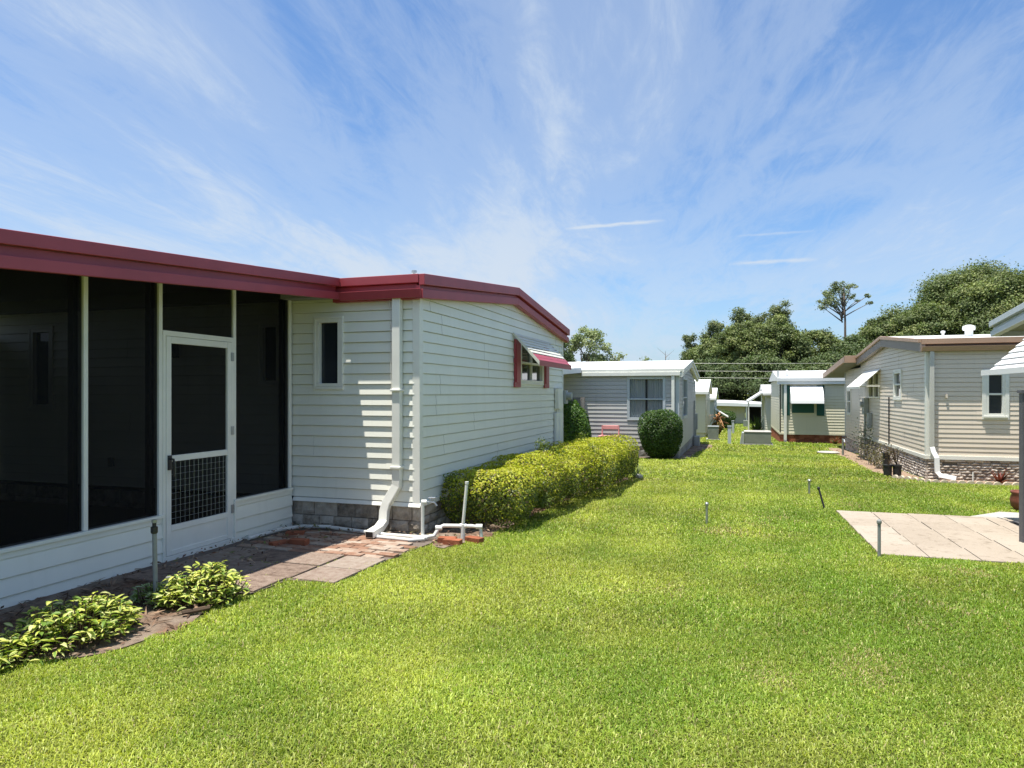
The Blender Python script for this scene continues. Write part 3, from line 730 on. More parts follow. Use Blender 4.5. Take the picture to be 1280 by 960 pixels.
# ------------------------------------------------------------------ tan home on the right
def tan_home():
    X0, Y0, Y1 = 3.95, 16.9, 25.0; XE = 17.0; ZS = 0.26
    t = thing('mobile_home', 'tan mobile home with brown roof trim and stacked stone skirt', 'mobile home', (9, 21, -.3))
    wf, ww = WF(Y0), WW(X0)
    fw = (5.05, 5.39, 1.12, 2.03); g1 = (19.2, 19.98, 1.47, 2.15); g2 = (21.95, 22.7, 1.45, 2.22); g3 = (22.75, 23.5, 1.45, 2.22); g4 = (27.0, 27.7, .85, 1.72)
    b = MB(); clipf = gable_clip(Y0, Y1, 2.58, 3.0)
    laps(b, wf, X0 + .05, XE, ZS, 2.62, .0985, .010, [fw])
    laps(b, ww, Y0 + .05, Y1, ZS, 3.0, .0985, .010, [g1, g2, g3], clipf)
    laps(b, ww, Y1 + .001, 28.3, ZS - .3, 2.45, .0985, .012, [g4])
    ym = (Y0 + Y1) / 2
    pr = [(Y0 + .1, 0.1), (Y1 - .0, 0.1), (Y1 - .0, 2.5), (ym, 2.9), (Y0 + .1, 2.5)]
    b.prism([(X0 + .1, y, z) for y, z in pr], [(XE, y, z) for y, z in pr], 1)
    b.box(X0 + .1, XE, Y1 + .01, 28.29, -.2, 2.40, 1)
    b.build('wall', [M['tan_siding'], M['interior']], t)
    c = MB(); c.box(X0 - .02, X0 + .09, Y0 - .02, Y0 + .09, ZS - .05, 2.55); c.build('corner_post', M['white_trim'], t, bevel=.006)
    c = MB(); c.box(X0 - .02, X0 + .03, 28.2, 28.32, ZS - .4, 2.4); c.build('corner_post', M['gray_trim'], t)
    lg = MB(); lg.box(X0 - .035, XE, Y0 - .035, Y0 + .02, ZS - .08, ZS); lg.box(X0 - .036, X0 + .02, Y0 + .021, Y1, ZS - .08, ZS - .003); lg.build('skirt_ledge', M['white_trim'], t)
    sk = MB(); hs = [(4.24, 4.34, .06, .14), (4.40, 4.50, .06, .14)]
    blocks(sk, wf, X0 - .02, XE, -.30, ZS - .081, .062, .10, .24, .03, holes=hs)
    blocks(sk, ww, Y0 - .02, Y1 + 3.3, -.5, ZS - .081, .062, .10, .24, .03)
    sk.box(X0 + .03, XE, Y0 + .03, 28.2, -.6, ZS - .09, 1)
    sk.build('stone_skirt', [M['ledge'], mat('mortar', (.16, .135, .11), .95)], t)
    YA, YB = 16.78, 25.0; yp = 20.95; zE, zP = 2.76, 3.14
    rf = MB(); pr = [(YA, zE), (yp, zP), (YB, zE + .03), (YB, zE - .03), (yp, zP - .08), (YA, zE - .06)]
    rf.prism([(X0 - .12, y, z) for y, z in pr], [(XE, y, z) for y, z in pr])
    rf.hexa([(3.5, 24.98, 2.62), (XE, 24.98, 2.62), (XE, 30.6, 2.22), (3.5, 30.6, 2.22), (3.5, 24.98, 2.80), (XE, 24.98, 2.80), (XE, 30.6, 2.40), (3.5, 30.6, 2.40)], 1)
    rf.build('roof', [M['white_roof'], M['ceiling']], t)
    rk = MB(); P = [(YA, zE), (yp, zP), (YB, zE + .03)]
    sweep_rake(rk, X0 - .19, X0 - .122, P, -.07, .012); sweep_rake(rk, X0 - .15, X0 - .05, P, -.27, -.072, 1)
    rk.build('rake_trim', [M['brown_trim'], mat('taupe_trim', (.25, .205, .175), .5, var=.1)], t, bevel=.004)
    ft = MB(); ft.box(X0 - .121, XE, YA - .02, YA + .08, 2.655, 2.772); ft.box(X0 - .121, XE, YA + .05, YA + .2, 2.50, 2.653, 1)
    ft.build('eave_trim', [M['brown_trim'], M['dark_brown']], t, bevel=.004)
    gt = MB(); gt.hexa([(X0 - .12, YA + .049, 2.50), (XE, YA + .049, 2.50), (XE, YA - .02, 2.50), (X0 - .12, YA - .02, 2.50), (X0 - .12, YA + .049, 2.60), (XE, YA + .049, 2.60), (XE, YA - .07, 2.60), (X0 - .12, YA - .07, 2.60)])
    gt.build('gutter', M['brown_trim'], t, bevel=.004)
    lo = MB(); lo.hexa([(3.44, 24.9, 2.63), (3.498, 24.9, 2.63), (3.498, 30.7, 2.21), (3.44, 30.7, 2.21), (3.44, 24.9, 2.82), (3.498, 24.9, 2.82), (3.498, 30.7, 2.41), (3.44, 30.7, 2.41)])
    lo.box(3.44, X0 - .05, 24.86, 24.975, 2.60, 2.83); lo.build('side_fascia', M['brown_trim'], t, bevel=.004)
    ds = MB(); ds.tube([(4.03, Y0 - .09, 2.5), (4.03, Y0 - .09, .42)], 0, rect=(.085, .07)); d = ds.build('downspout', mat('tan_spout', (.55, .53, .47), .4, var=.08), t, bevel=.006)
    dl = MB(); dl.tube([(4.03, Y0 - .092, .44), (4.05, Y0 - .12, .34), (4.10, Y0 - .17, .22), (4.11, Y0 - .18, -.08), (4.16, Y0 - .22, -.15), (4.42, Y0 - .34, -.19)], 0, rect=(.095, .075)); dl.build('spout_elbow', M['white_roof'], d, bevel=.006)
    window(t, wf, *fw, fw=.05, trim=.075, mull=(1.58,), sill=True)
    window(t, ww, *g1, fw=.05, trim=.05, mull=(1.82,), pane='glass')
    window(t, ww, *g2, fw=.05, mull=(1.85,)); window(t, ww, *g3, fw=.05, mull=(1.85,)); window(t, ww, *g4, fw=.05, trim=.04, mull=(1.3,))
    aw = MB(); ya, yb = 21.72, 24.1; n = 7
    for k in range(n):
        t0, t1 = k / n, (k + 1.2) / n; x0, z0 = X0 - .02 - .53 * t0, 2.29 - .50 * t0; x1, z1 = X0 - .02 - .53 * t1, 2.29 - .50 * t1 + .012
        aw.hexa([(x0, ya, z0 - .008), (x0, yb, z0 - .008), (x1, yb, z1 - .012), (x1, ya, z1 - .012), (x0, ya, z0), (x0, yb, z0), (x1, yb, z1), (x1, ya, z1)])
    aw.box(X0 - .56, X0 - .545, ya, yb, 1.73, 1.80)
    for y in (ya + .03, yb - .03): aw.tube([(X0 - .01, y, 1.80), (X0 - .53, y, 1.80)], .012, 6)
    aw.build('awning', M['white_trim'], t)
    el = MB(); el.tube([(X0 - .03, 20.55, 1.5), (X0 - .03, 20.55, .22)], .016, 6); el.build('conduit', M['dark_metal'], t)
    me = MB(); me.box(X0 - .14, X0 - .015, 23.55, 23.95, .95, 1.45); me.box(X0 - .11, X0 - .015, 23.0, 23.3, .55, 1.0); me.tube([(X0 - .08, 23.75, .95), (X0 - .08, 23.75, -.35)], .035); me.tube([(X0 - .14, 23.75, 1.25), (X0 - .22, 23.75, 1.25)], .08, 14)
    me.build('electric_meter', M['gray_box'], t, bevel=.006)
    v = MB(); v.lathe([(.085, 0), (.085, .15), (.125, .155), (.135, .19), (.13, .25), (.05, .28)], (5.33, 19.0, 2.95), 18); v.build('roof_vent', M['white_roof'], t, smooth=False)
    v = MB(); v.lathe([(.03, 0), (.03, .12), (.05, .125), (.05, .17), (.02, .18)], (4.89, 19.4, 2.96), 14); v.build('roof_vent', M['white_roof'], t)
    f = MB(); f.box(4.30, 4.34, Y0 - .05, Y0 - .012, 1.50, 1.58); f.build('faucet_plate', M['tan_siding'], t)
tan_home()

# ------------------------------------------------------------------ gray home
def gray_home():
    X0, Y0, Y1 = -1.6, 21.3, 30.6; XW = -14.0; ZS = -.02
    t = thing('mobile_home', 'gray lap-sided mobile home with white roof and curtained window', 'mobile home', (-6, 26, -.4))
    wf, we = WF(Y0), WE(X0); W1 = (-3.12, -2.02, .80, 2.08); W2 = (22.9, 24.9, .80, 2.1)
    b = MB(); laps(b, wf, XW, X0 - .05, ZS, 2.25, .125, .016, [W1]); laps(b, we, Y0 + .05, Y1, ZS - .1, 2.62, .125, .014, [W2], gable_clip(Y0, Y1, 2.1, 2.58))
    ym = (Y0 + Y1) / 2; pr = [(Y0 + .1, -.3), (Y1, -.3), (Y1, 2.08), (ym, 2.5), (Y0 + .1, 2.08)]
    b.prism([(XW, y, z) for y, z in pr], [(X0 - .1, y, z) for y, z in pr], 1); b.build('wall', [M['gray_siding'], M['interior']], t)
    c = MB(); c.box(X0 - .09, X0 + .02, Y0 - .02, Y0 + .09, ZS - .05, 2.2); c.build('corner_post', M['gray_trim'], t, bevel=.006)
    ds = MB(); ds.tube([(X0 - .16, Y0 - .09, 2.12), (X0 - .16, Y0 - .09, -.30)], 0, rect=(.09, .07)); ds.build('downspout', M['white_trim'], t, bevel=.006)
    sk = MB(); blocks(sk, wf, XW, X0, -.5, ZS - .002, .2, .3, .42, .012); blocks(sk, we, Y0, Y1, -.7, ZS - .1, .2, .3, .42, .012); sk.box(XW, X0 - .03, Y0 + .03, Y1, -.8, ZS - .03); sk.build('block_skirt', M['gray_block'], t)
    YA, YB = 21.2, 30.85; yp = 25.9; zE, zP = 2.33, 2.80
    rf = MB(); pr = [(YA, zE), (yp, zP), (YB, zE), (YB, zE - .05), (yp, zP - .07), (YA, zE - .05)]
    rf.prism([(XW, y, z) for y, z in pr], [(X0 + .1, y, z) for y, z in pr]); rf.build('roof', M['white_roof'], t)
    rk = MB(); P = [(YA, zE), (yp, zP), (YB, zE)]; sweep_rake(rk, X0 + .10, X0 + .17, P, -.10, .012); sweep_rake(rk, X0 + .02, X0 + .13, P, -.24, -.102); rk.build('rake_trim', M['white_trim'], t, bevel=.004)
    ft = MB(); ft.box(-4.55, X0 + .099, YA - .02, YA + .07, 2.245, 2.34); ft.box(-4.55, X0 + .05, YA - .045, YA + .05, 2.13, 2.243); ft.build('eave_trim', M['white_trim'], t, bevel=.005)
    window(t, wf, *W1, fw=.05, trim=.03, mull=(1.42,), pane='clear_glass', curtain='gap', frame_m='gray_trim'); window(t, we, *W2, fw=.05, trim=.04, mull=(1.45,), frame_m='gray_trim')
    pr = MB(); pr.hexa([(XW, 18.6, 2.12), (-4.56, 18.6, 2.12), (-4.56, 21.2, 2.24), (XW, 21.2, 2.24), (XW, 18.6, 2.28), (-4.56, 18.6, 2.28), (-4.56, 21.2, 2.40), (XW, 21.2, 2.40)]); pr.build('carport_roof', M['white_roof'], t)
    p = MB(); p.box(-4.75, -4.67, 18.7, 18.78, -.35, 2.12); p.build('carport_post', M['white_trim'], t)
    el = MB(); el.box(X0 + .02, X0 + .14, 29.5, 29.9, .1, .75); el.tube([(X0 + .05, 29.0, 1.3), (X0 + .05, 29.0, -.5)], .03); el.tube([(X0 + .06, 29.7, .1), (X0 + .06, 29.7, -.55)], .03); el.build('electric_panel', M['gray_box'], t)
    u = MB(); u.box(X0 + .06, X0 + .28, 28.4, 28.9, -.6, -.12); u.build('service_box', M['gray_box'], t, bevel=.02)
gray_home()

# ------------------------------------------------------------------ cream home with the white awning
def cream_home():
    X0, Y0, Y1 = 1.95, 33.2, 41.0; XE = 14.0; ZS = -.17
    t = thing('mobile_home', 'cream mobile home with white window awning and green shutters', 'mobile home', (7, 37, -.6))
    wf, ww = WF(Y0), WW(X0); W1 = (2.45, 3.36, .70, 1.90)
    b = MB(); laps(b, wf, X0 + .04, XE, ZS, 2.1, .125, .016, [W1]); laps(b, ww, Y0 + .04, Y1, ZS, 2.2, .125, .014)
    b.box(X0 + .1, XE, Y0 + .1, Y1, -.5, 2.15, 1); b.build('wall', [M['cream_siding'], M['interior']], t)
    sk = MB(); blocks(sk, wf, X0, XE, -.75, ZS - .08, .075, .2, .21, .004); blocks(sk, ww, Y0, Y1, -.85, ZS - .08, .075, .2, .21, .004); sk.box(X0 + .03, XE, Y0 + .03, Y1, -.9, ZS - .09); sk.build('brick_skirt', M['red_brick'], t)
    lg = MB(); lg.box(X0 - .02, XE, Y0 - .025, Y0 + .02, ZS - .08, ZS); lg.box(X0 - .021, X0 + .02, Y0 + .021, Y1, ZS - .08, ZS - .002); lg.build('skirt_ledge', M['cream_siding'], t)
    rf = MB(); rf.hexa([(X0 - .12, 33.065, 2.16), (XE, 33.065, 2.16), (XE, Y1 + .2, 2.25), (X0 - .12, Y1 + .2, 2.25), (X0 - .12, 33.065, 2.27), (XE, 33.065, 2.27), (XE, 37, 2.72), (X0 - .12, 37, 2.72)])
    rf.box(X0 - .12, X0 - .02, 33.07, 33.5, 2.28, 2.62); rf.build('roof', M['white_roof'], t)
    ft = MB(); ft.box(X0 - .13, XE, 33.0, 33.06, 2.13, 2.28); ft.box(X0 - .12, XE, 33.03, 33.16, 2.00, 2.125); ft.build('eave_trim', M['white_roof'], t, bevel=.005)
    v = MB(); v.lathe([(.06, 0), (.06, .3), (.12, .31), (.02, .42)], (2.3, 34.0, 2.25), 12); v.build('roof_vent', M['white_roof'], t)
    ds = MB(); ds.tube([(2.17, Y0 - .08, 2.0), (2.17, Y0 - .08, -.52)], 0, rect=(.12, .08)); d = ds.build('downspout', M['white_trim'], t, bevel=.006)
    s = MB(); s.tube([(2.17, Y0 - .082, -.52), (2.17, Y0 - .2, -.60)], 0, rect=(.13, .09)); s.build('spout_mouth', M['blackplastic'], d)
    window(t, wf, *W1, fw=.05, mull=(1.35,), pane='glass')
    for a, c in ((3.47, 3.78), (2.06, 2.36)):
        s = MB(); wbox(s, wf, a, c, .60, 1.95, .018, .045); s.build('shutter', M['green_paint'], t, bevel=.004)
    k = MB(); k.box(2.45, 3.36, Y0 - .05, Y0 - .035, .72, 1.2); k.build('window_blind', M['green_paint'], t)
    aw = MB(); a, c = 2.37, 3.70
    prof = [(Y0 - .03, 1.93), (Y0 - .30, 1.78), (Y0 - .55, 1.55), (Y0 - .70, 1.27), (Y0 - .72, 1.16)]
    for (ya, za), (yb, zb) in zip(prof, prof[1:]):
        aw.hexa([(a, ya, za - .015), (c, ya, za - .015), (c, yb, zb - .015), (a, yb, zb - .015), (a, ya, za), (c, ya, za), (c, yb, zb), (a, yb, zb)])
    for x in (a, c - .015): aw.prism([(x, y, z - .02) for y, z in prof] + [(x, Y0 - .03, 1.2)], [(x + .012, y, z - .02) for y, z in prof] + [(x + .012, Y0 - .03, 1.2)])
    aw.build('awning', M['fabric_white'], t)
cream_home()

# ------------------------------------------------------------------ homes farther back
def far_home(label, X0, X1, Y0, Y1, zs, ze, zp, wall, roof, face, wins=(), over=.3):
    t = thing('mobile_home', label, 'mobile home', ((X0 + X1) / 2, (Y0 + Y1) / 2, gz(Y0)))
    b = MB(); wf = WF(Y0); wx = WE(X1) if face == 'E' else WW(X0)
    clipf = gable_clip(Y0, Y1, ze, zp - .1)
    laps(b, wf, X0, X1, zs, ze + .02, .14, .016); laps(b, wx, Y0, Y1, zs, zp - .1, .14, .014, (), clipf)
    ym = (Y0 + Y1) / 2; pr = [(Y0 + .05, gz(Y0) - .2), (Y1 - .05, gz(Y0) - .2), (Y1 - .05, ze - .02), (ym, zp - .14), (Y0 + .05, ze - .02)]
    b.prism([(X0 + .05, y, z) for y, z in pr], [(X1 - .05, y, z) for y, z in pr]); b.build('wall', M[wall], t)
    r = MB(); ya, yb = Y0 - over, Y1 + over; xa, xb = X0 - over * .5, X1 + over * .5
    pr = [(ya, ze + .06), (ym, zp + .03), (yb, ze + .06), (yb, ze - .08), (ym, zp - .12), (ya, ze - .08)]
    r.prism([(xa, y, z) for y, z in pr], [(xb, y, z) for y, z in pr]); r.build('roof', M[roof], t)
    g = MB(); g.box(xa, xb, ya - .08, ya - .001, ze - .07, ze + .05); g.build('gutter', M['white_trim'], t)
    for (axis, a, c, z0, z1) in wins:
        window(t, wf if axis == 'f' else wx, a, c, z0, z1, fw=.05, trim=.03, out=.04, name='window')
    return t
hb = far_home('beige home with stepped white roof just behind the gray home', -12, -1.42, 37.0, 43.6, -.45, 1.62, 2.35, 'cream_siding', 'white_roof', 'E', [('x', 38.5, 39.6, .4, 1.3), ('x', 41, 42, .4, 1.3)])
hc = far_home('sage sided home with white roof, third in the left row', -12, -1.3, 47.5, 55.5, -.7, 1.22, 1.95, 'sage_siding', 'white_roof', 'E', [('x', 49, 50, .1, .9), ('x', 52, 53, .1, .9)])
m = MB(); m.hexa([(-1.28, 48.6, .50), (-.40, 48.6, -.05), (-.40, 50.4, -.05), (-1.28, 50.4, .50), (-1.28, 48.6, .56), (-.40, 48.6, .01), (-.40, 50.4, .01), (-1.28, 50.4, .56)]); m.build('window_awning', M['white_trim'], hc)
hd = far_home('pale home with white gable awning behind the cream home', 1.72, 13, 42.6, 49.0, -.6, 1.55, 2.1, 'white_siding', 'white_roof', 'W', [('x', 43.4, 44.2, .1, 1.1), ('x', 45.5, 46.5, .1, 1.1)])
m = MB(); m.hexa([(1.7, 43.0, 1.68), (.75, 43.0, 1.02), (.75, 48.4, 1.02), (1.7, 48.4, 1.68), (1.7, 43.0, 1.78), (.75, 43.0, 1.14), (.75, 48.4, 1.14), (1.7, 48.4, 1.78)]); m.build('side_awning', M['white_roof'], hd)
m = MB(); m.box(.76, .84, 43.1, 43.18, -.9, 1.05); m.build('awning_post', M['white_trim'], hd)
def carport():
    t = thing('carport_home', 'low cream home with flat carport at the end of the alley', 'home', (0, 72, gz(72)))
    b = MB(); laps(b, WF(71.5), -6, 1.0, -1.3, .4, .16, .016); b.box(-6, 1.0, 71.55, 78, -1.9, .5); b.build('wall', M['cream_siding'], t)
    r = MB(); r.hexa([(-7, 69.5, .50), (6.5, 69.5, .22), (6.5, 78.3, .22), (-7, 78.3, .50), (-7, 69.5, .92), (6.5, 69.5, .42), (6.5, 78.3, .6), (-7, 78.3, 1.1)]); r.build('roof', M['white_roof'], t)
    for x in (1.1, 4.6): p = MB(); p.box(x - .06, x + .06, 69.7, 69.82, gz(70) - .1, .35); p.build('post', M['white_trim'], t)
    w = WF(71.5)
    for a, c in ((-2.4, -1.3), (-.9, .0), (.25, .75)): window(t, w, a, c, -.5, .1, fw=.05, out=.04)
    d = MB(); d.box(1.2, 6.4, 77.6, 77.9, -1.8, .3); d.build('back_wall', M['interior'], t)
carport()

# ------------------------------------------------------------------ right-hand home: only its porch corner shows
def right_home():
    t = thing('mobile_home', 'home with gray-white gable eave and striped awning at right edge', 'mobile home', (7, 9, 0))
    X0, Y1 = 4.75, 12.3; b = MB()
    laps(b, WW(X0), 3.0, Y1, .3, 2.6, .125, .016); b.box(X0 + .05, 14, 3.0, Y1, -.4, 2.55); b.build('wall', M['white_siding'], t)
    rf = MB(); pr = [(12.55, 2.70), (8.0, 3.15), (3.4, 2.70), (3.4, 2.56), (8.0, 3.0), (12.55, 2.56)]
    rf.prism([(3.92, y, z) for y, z in pr], [(14, y, z) for y, z in pr]); rf.build('roof', M['ceiling'], t)
    rk = MB(); P = [(12.58, 2.72), (8.0, 3.175), (3.3, 2.72)]
    sweep_rake(rk, 3.80, 3.918, P, -.085, .0); sweep_rake(rk, 3.86, 3.916, P, -.15, -.087); sweep_rake(rk, 3.82, 3.917, P, -.235, -.152)
    rk.build('rake_trim', M['gray_trim'], t, bevel=.004)
    e = MB(); e.box(3.92, 14, 12.56, 12.66, 2.49, 2.72); e.build('eave_trim', M['gray_trim'], t)
    aw = MB(); ya, yb = 6.2, 10.9; n = 7; x0, z0, x1, z1 = 3.87, 2.48, 3.30, 1.89
    for k in range(n):
        t0, t1 = k / n, (k + 1.3) / n; xa, za = x0 + (x1 - x0) * t0, z0 + (z1 - z0) * t0; xb, zb = x0 + (x1 - x0) * t1, z0 + (z1 - z0) * t1 + .035
        aw.hexa([(xa, ya, za - .01), (xa, yb, za - .01), (xb, yb, zb - .012), (xb, ya, zb - .012), (xa, ya, za), (xa, yb, za), (xb, yb, zb), (xb, ya, zb)])
    aw.box(x1 - .10, x1 - .085, ya, yb, z1 - .05, z1 + .02); aw.build('awning', M['fabric_white'], t)
    for y in (6.3, 10.7): p = MB(); p.tube([(3.9, y, 2.46), (X0, y, 2.46)], .02, 6); p.build('awning_arm', M['white_trim'], t)
right_home()

# ------------------------------------------------------------------ vegetation builders
def rand_dirs(n):
    v = RNG.normal(size=(n, 3)); return v / np.linalg.norm(v, axis=1, keepdims=True)
def clump_crown(clumps, per, size, cols, name, parent, m, up=0.5, shell=0.6):
    """clumps: list of (centre, radius xyz)"""
    P = []; Nn = []; C = []
    for (c, r) in clumps:
        k = max(6, int(per * (r[0] * r[1]) / 1.0)); d = rand_dirs(k); rad = (RNG.random(k) ** 0.5 * np.where(RNG.random(k) < .16, 1.45, 1.0))[:, None]
        P.append(np.array(c) + d * np.array(r) * rad); Nn.append(d * shell + np.array([0, 0, up]) + RNG.normal(size=(k, 3)) * .55)
        base = np.array(cols[RNG.integers(len(cols))]) * RNG.uniform(.85, 1.2)
        C.append(base * RNG.uniform(.75, 1.25, size=(k, 1)) * RNG.uniform(.93, 1.07, size=(k, 3)))
    P = np.concatenate(P); Nn = np.concatenate(Nn); C = np.concatenate(C); s = size * RNG.uniform(.7, 1.35, len(P))
    return leaves(P, Nn, s, s * .62, C, name, m, parent, fold=.12)
OAK = [(.17, .205, .075), (.14, .175, .066), (.205, .235, .088), (.12, .15, .06)]
PINE = [(.17, .20, .092), (.14, .17, .080), (.195, .22, .10)]
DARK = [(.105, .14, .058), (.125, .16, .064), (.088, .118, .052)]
PALE = [(.24, .28, .13), (.29, .32, .16), (.19, .23, .11)]
def make_tree(kind, label, x, y, h, r, cols, seed, group='trees behind the homes', base=None):
    global RNG
    RNG = np.random.default_rng(seed); rr = random.Random(seed); z0 = gz(y) - .1
    nm = {'oak': 'oak_tree', 'pine': 'pine_tree', 'lone': 'pine_tree', 'bushy': 'broadleaf_tree', 'thin': 'young_tree'}[kind]
    t = thing(nm, label, 'tree', (x, y, z0), group)
    cl = []; tk = MB()
    def limb(a, b, r0, r1, bend=.15):
        a, b = Vector(a), Vector(b); pts = []; L_ = (b - a).length
        o = Vector((rr.uniform(-1, 1), rr.uniform(-1, 1), rr.uniform(-.3, .6))) * L_ * bend
        for k in range(5):
            q = k / 4; pts.append(a.lerp(b, q) + o * math.sin(q * math.pi))
        tk.tube(pts, [r0 + (r1 - r0) * k / 4 for k in range(5)], 7)
    if kind in ('oak', 'bushy'):
        hb = h * (.28 if kind == 'oak' else .12); limb((x, y, z0), (x, y, z0 + h * .45), .035 * h * .55, .02 * h * .5, .04)
        n = 120 if kind == 'oak' else 80
        for k in range(n):
            a = rr.uniform(0, 2 * math.pi); e = rr.uniform(-.25, 1.0) ; q = math.sqrt(max(0.02, 1 - max(e, 0) ** 2)) * rr.uniform(.4, 1.0) ** .6; q *= 1 + .16 * math.sin(3 * a + seed) + .1 * math.sin(5 * a + 2 * seed)
            cz = z0 + hb + (h - hb) * (.40 + .52 * e * rr.uniform(.75, 1.0)); c = (x + r * q * math.cos(a) * .86, y + r * q * math.sin(a) * .86, cz)
            cr = r * rr.uniform(.14, .27); cl.append((c, (cr, cr, cr * rr.uniform(.5, .8))))
            if k % 6 == 0: limb((x, y, z0 + h * rr.uniform(.2, .42)), c, .010 * h, .003 * h)
        per = 380 if kind == 'oak' else 480; size = .24 if kind == 'oak' else .19
    elif kind == 'pine':
        limb((x, y, z0), (x + rr.uniform(-.3, .3), y, z0 + h * .95), .016 * h, .004 * h, .03); n = 64
        for k in range(n):
            q = k / n; zz = z0 + h * (.30 + .68 * q); w = r * (1 - .62 * q) * rr.uniform(.35, 1.0); a = rr.uniform(0, 2 * math.pi)
            c = (x + w * math.cos(a), y + w * math.sin(a), zz + rr.uniform(-.3, .3)); cr = r * rr.uniform(.20, .34)
            cl.append((c, (cr, cr, cr * .75))); limb((x, y, zz - .3), c, .0045 * h, .0015 * h, .08)
        per = 430; size = .21
    elif kind == 'lone':
        limb((x, y, z0), (x + .35, y, z0 + h * .97), .013 * h, .005 * h, .02)
        spec = [(-.95, .62, .7), (-.55, .76, .9), (-.2, .93, .95), (.25, .86, .9), (.05, .98, .7), (.45, .95, .6), (-.75, .70, .55), (-.35, .66, .6), (.2, .70, .5), (1.35, .80, .45), (1.55, .70, .4), (.9, .74, .35), (-.5, .88, .75), (.5, .78, .55), (-1.05, .73, .4), (-.15, .60, .4)]
        for (dx, q, s) in spec:
            dy = rr.uniform(-.6, .6)
            c = (x + dx * r * .9, y + dy * r, z0 + h * (.55 + .45 * q)); cl.append((c, (s * r * .40, s * r * .40, s * r * .27)))
            for _ in range(2): cl.append(((c[0] + rr.uniform(-.4, .4) * s * r, c[1] + rr.uniform(-.4, .4), c[2] + rr.uniform(-.25, .25) * s * r), (s * r * .20,) * 2 + (s * r * .15,)))
            limb((x + .2, y, z0 + h * (.50 + .36 * q)), c, .005 * h, .0015 * h, .06)
        per = 300; size = .21
    else:
        limb((x, y, z0), (x, y, z0 + h * .9), .014 * h, .003 * h, .05); n = 18
        for k in range(n):
            q = rr.random(); a = rr.uniform(0, 2 * math.pi); w = r * rr.uniform(.3, 1) * (1 - .5 * q)
            c = (x + w * math.cos(a), y + w * math.sin(a), z0 + h * (.4 + .56 * q)); cr = r * rr.uniform(.22, .36); cl.append((c, (cr, cr, cr * .8))); limb((x, y, z0 + h * (.3 + .5 * q)), c, .004 * h, .0015 * h)
        per = 130; size = .24
    clump_crown(cl, per, size, cols, 'crown', t, M['far_leaf'])
    tk.build('trunk', M['pine_bark'] if kind in ('pine', 'lone') else M['bark'], t, smooth=True)
    return t
T = [
 ('bushy', 'pale green upright tree behind the gray home roof', -12.4, 60, 9.6, 2.6, PALE, 1),
 ('bushy', 'dark green tree half hidden by the red gable end', -15.3, 58, 9.2, 2.3, DARK, 2),
 ('thin', 'small airy tree right of the pale green tree', -9.9, 60, 6.9, 1.4, PALE, 3),
 ('thin', 'sparse sapling showing above the gray home roof ridge', -7.9, 62, 6.5, 1.4, OAK, 4),
 ('pine', 'short pine at left end of the wood past the gray gable', -5.2, 88, 10.6, 1.9, PINE, 5),
 ('pine', 'slim pine with open top just right of the gray gable peak', -2.4, 90, 12.6, 2.4, PINE, 6),
 ('pine', 'pine with rounded top left of the tallest crown in the thicket', 0.9, 92, 14.0, 2.7, PINE, 7),
 ('pine', 'tallest bushy pine in the middle of the thicket', 5.3, 90, 14.4, 2.6, PINE, 8),
 ('pine', 'thin pine squeezed between the two tallest thicket pines', 3.1, 91, 13.2, 2.3, PINE, 31),
 ('oak', 'mid green oak filling the thicket under the pines', 0.6, 86, 12.4, 4.4, OAK, 9),
 ('oak', 'olive oak under the tallest bushy pine', 4.8, 87, 13.0, 4.2, OAK, 10),
 ('oak', 'rounded oak under the slim open-topped pine', -2.8, 86, 10.2, 3.6, OAK, 33),
 ('oak', 'dark low oak behind the flat carport', 3.4, 80, 7.6, 4.6, DARK, 11),
 ('oak', 'shadowy oak behind the sage home', -2.6, 81, 7.4, 4.2, DARK, 12),
 ('oak', 'round green oak rising over the cream home roof', 9.2, 88, 11.4, 3.8, OAK, 13),
 ('oak', 'dark oak below the lone pine', 12.6, 84, 10.0, 4.2, DARK, 14),
 ('lone', 'tall lone pine with bare trunk above the oaks', 12.3, 92, 16.6, 2.5, PINE, 15),
 ('oak', 'sunlit oak just right of the lone pine trunk', 16.2, 88, 12.6, 4.6, OAK, 16),
 ('oak', 'low dark oak over the tan home rake', 9.6, 78, 7.6, 4.8, DARK, 17),
 ('oak', 'huge live oak crowning the wood behind the tan home vent', 26.0, 90, 18.0, 8.6, OAK, 18),
 ('oak', 'big live oak at the right end of the wood', 34.5, 86, 18.2, 8.0, OAK, 19),
 ('oak', 'leafy oak on the left shoulder of the huge live oak', 20.0, 86, 14.0, 4.6, OAK, 20),
 ('oak', 'dark understorey oak behind the tan home roof', 24.0, 78, 9.2, 6.0, DARK, 21),
 ('oak', 'understorey oak behind the far right eave', 32.0, 76, 9.6, 5.6, DARK, 22),
 ('oak', 'dim green oak between the lone pine and live oak', 17.2, 80, 9.6, 4.8, DARK, 23),
]
for a in T: make_tree(*a)
RNG = np.random.default_rng(77)
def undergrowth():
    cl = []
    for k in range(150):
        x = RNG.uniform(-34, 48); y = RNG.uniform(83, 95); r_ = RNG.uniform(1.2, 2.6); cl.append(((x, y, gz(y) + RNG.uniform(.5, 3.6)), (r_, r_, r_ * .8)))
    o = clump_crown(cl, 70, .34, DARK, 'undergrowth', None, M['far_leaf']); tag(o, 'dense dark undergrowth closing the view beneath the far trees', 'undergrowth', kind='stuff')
undergrowth()
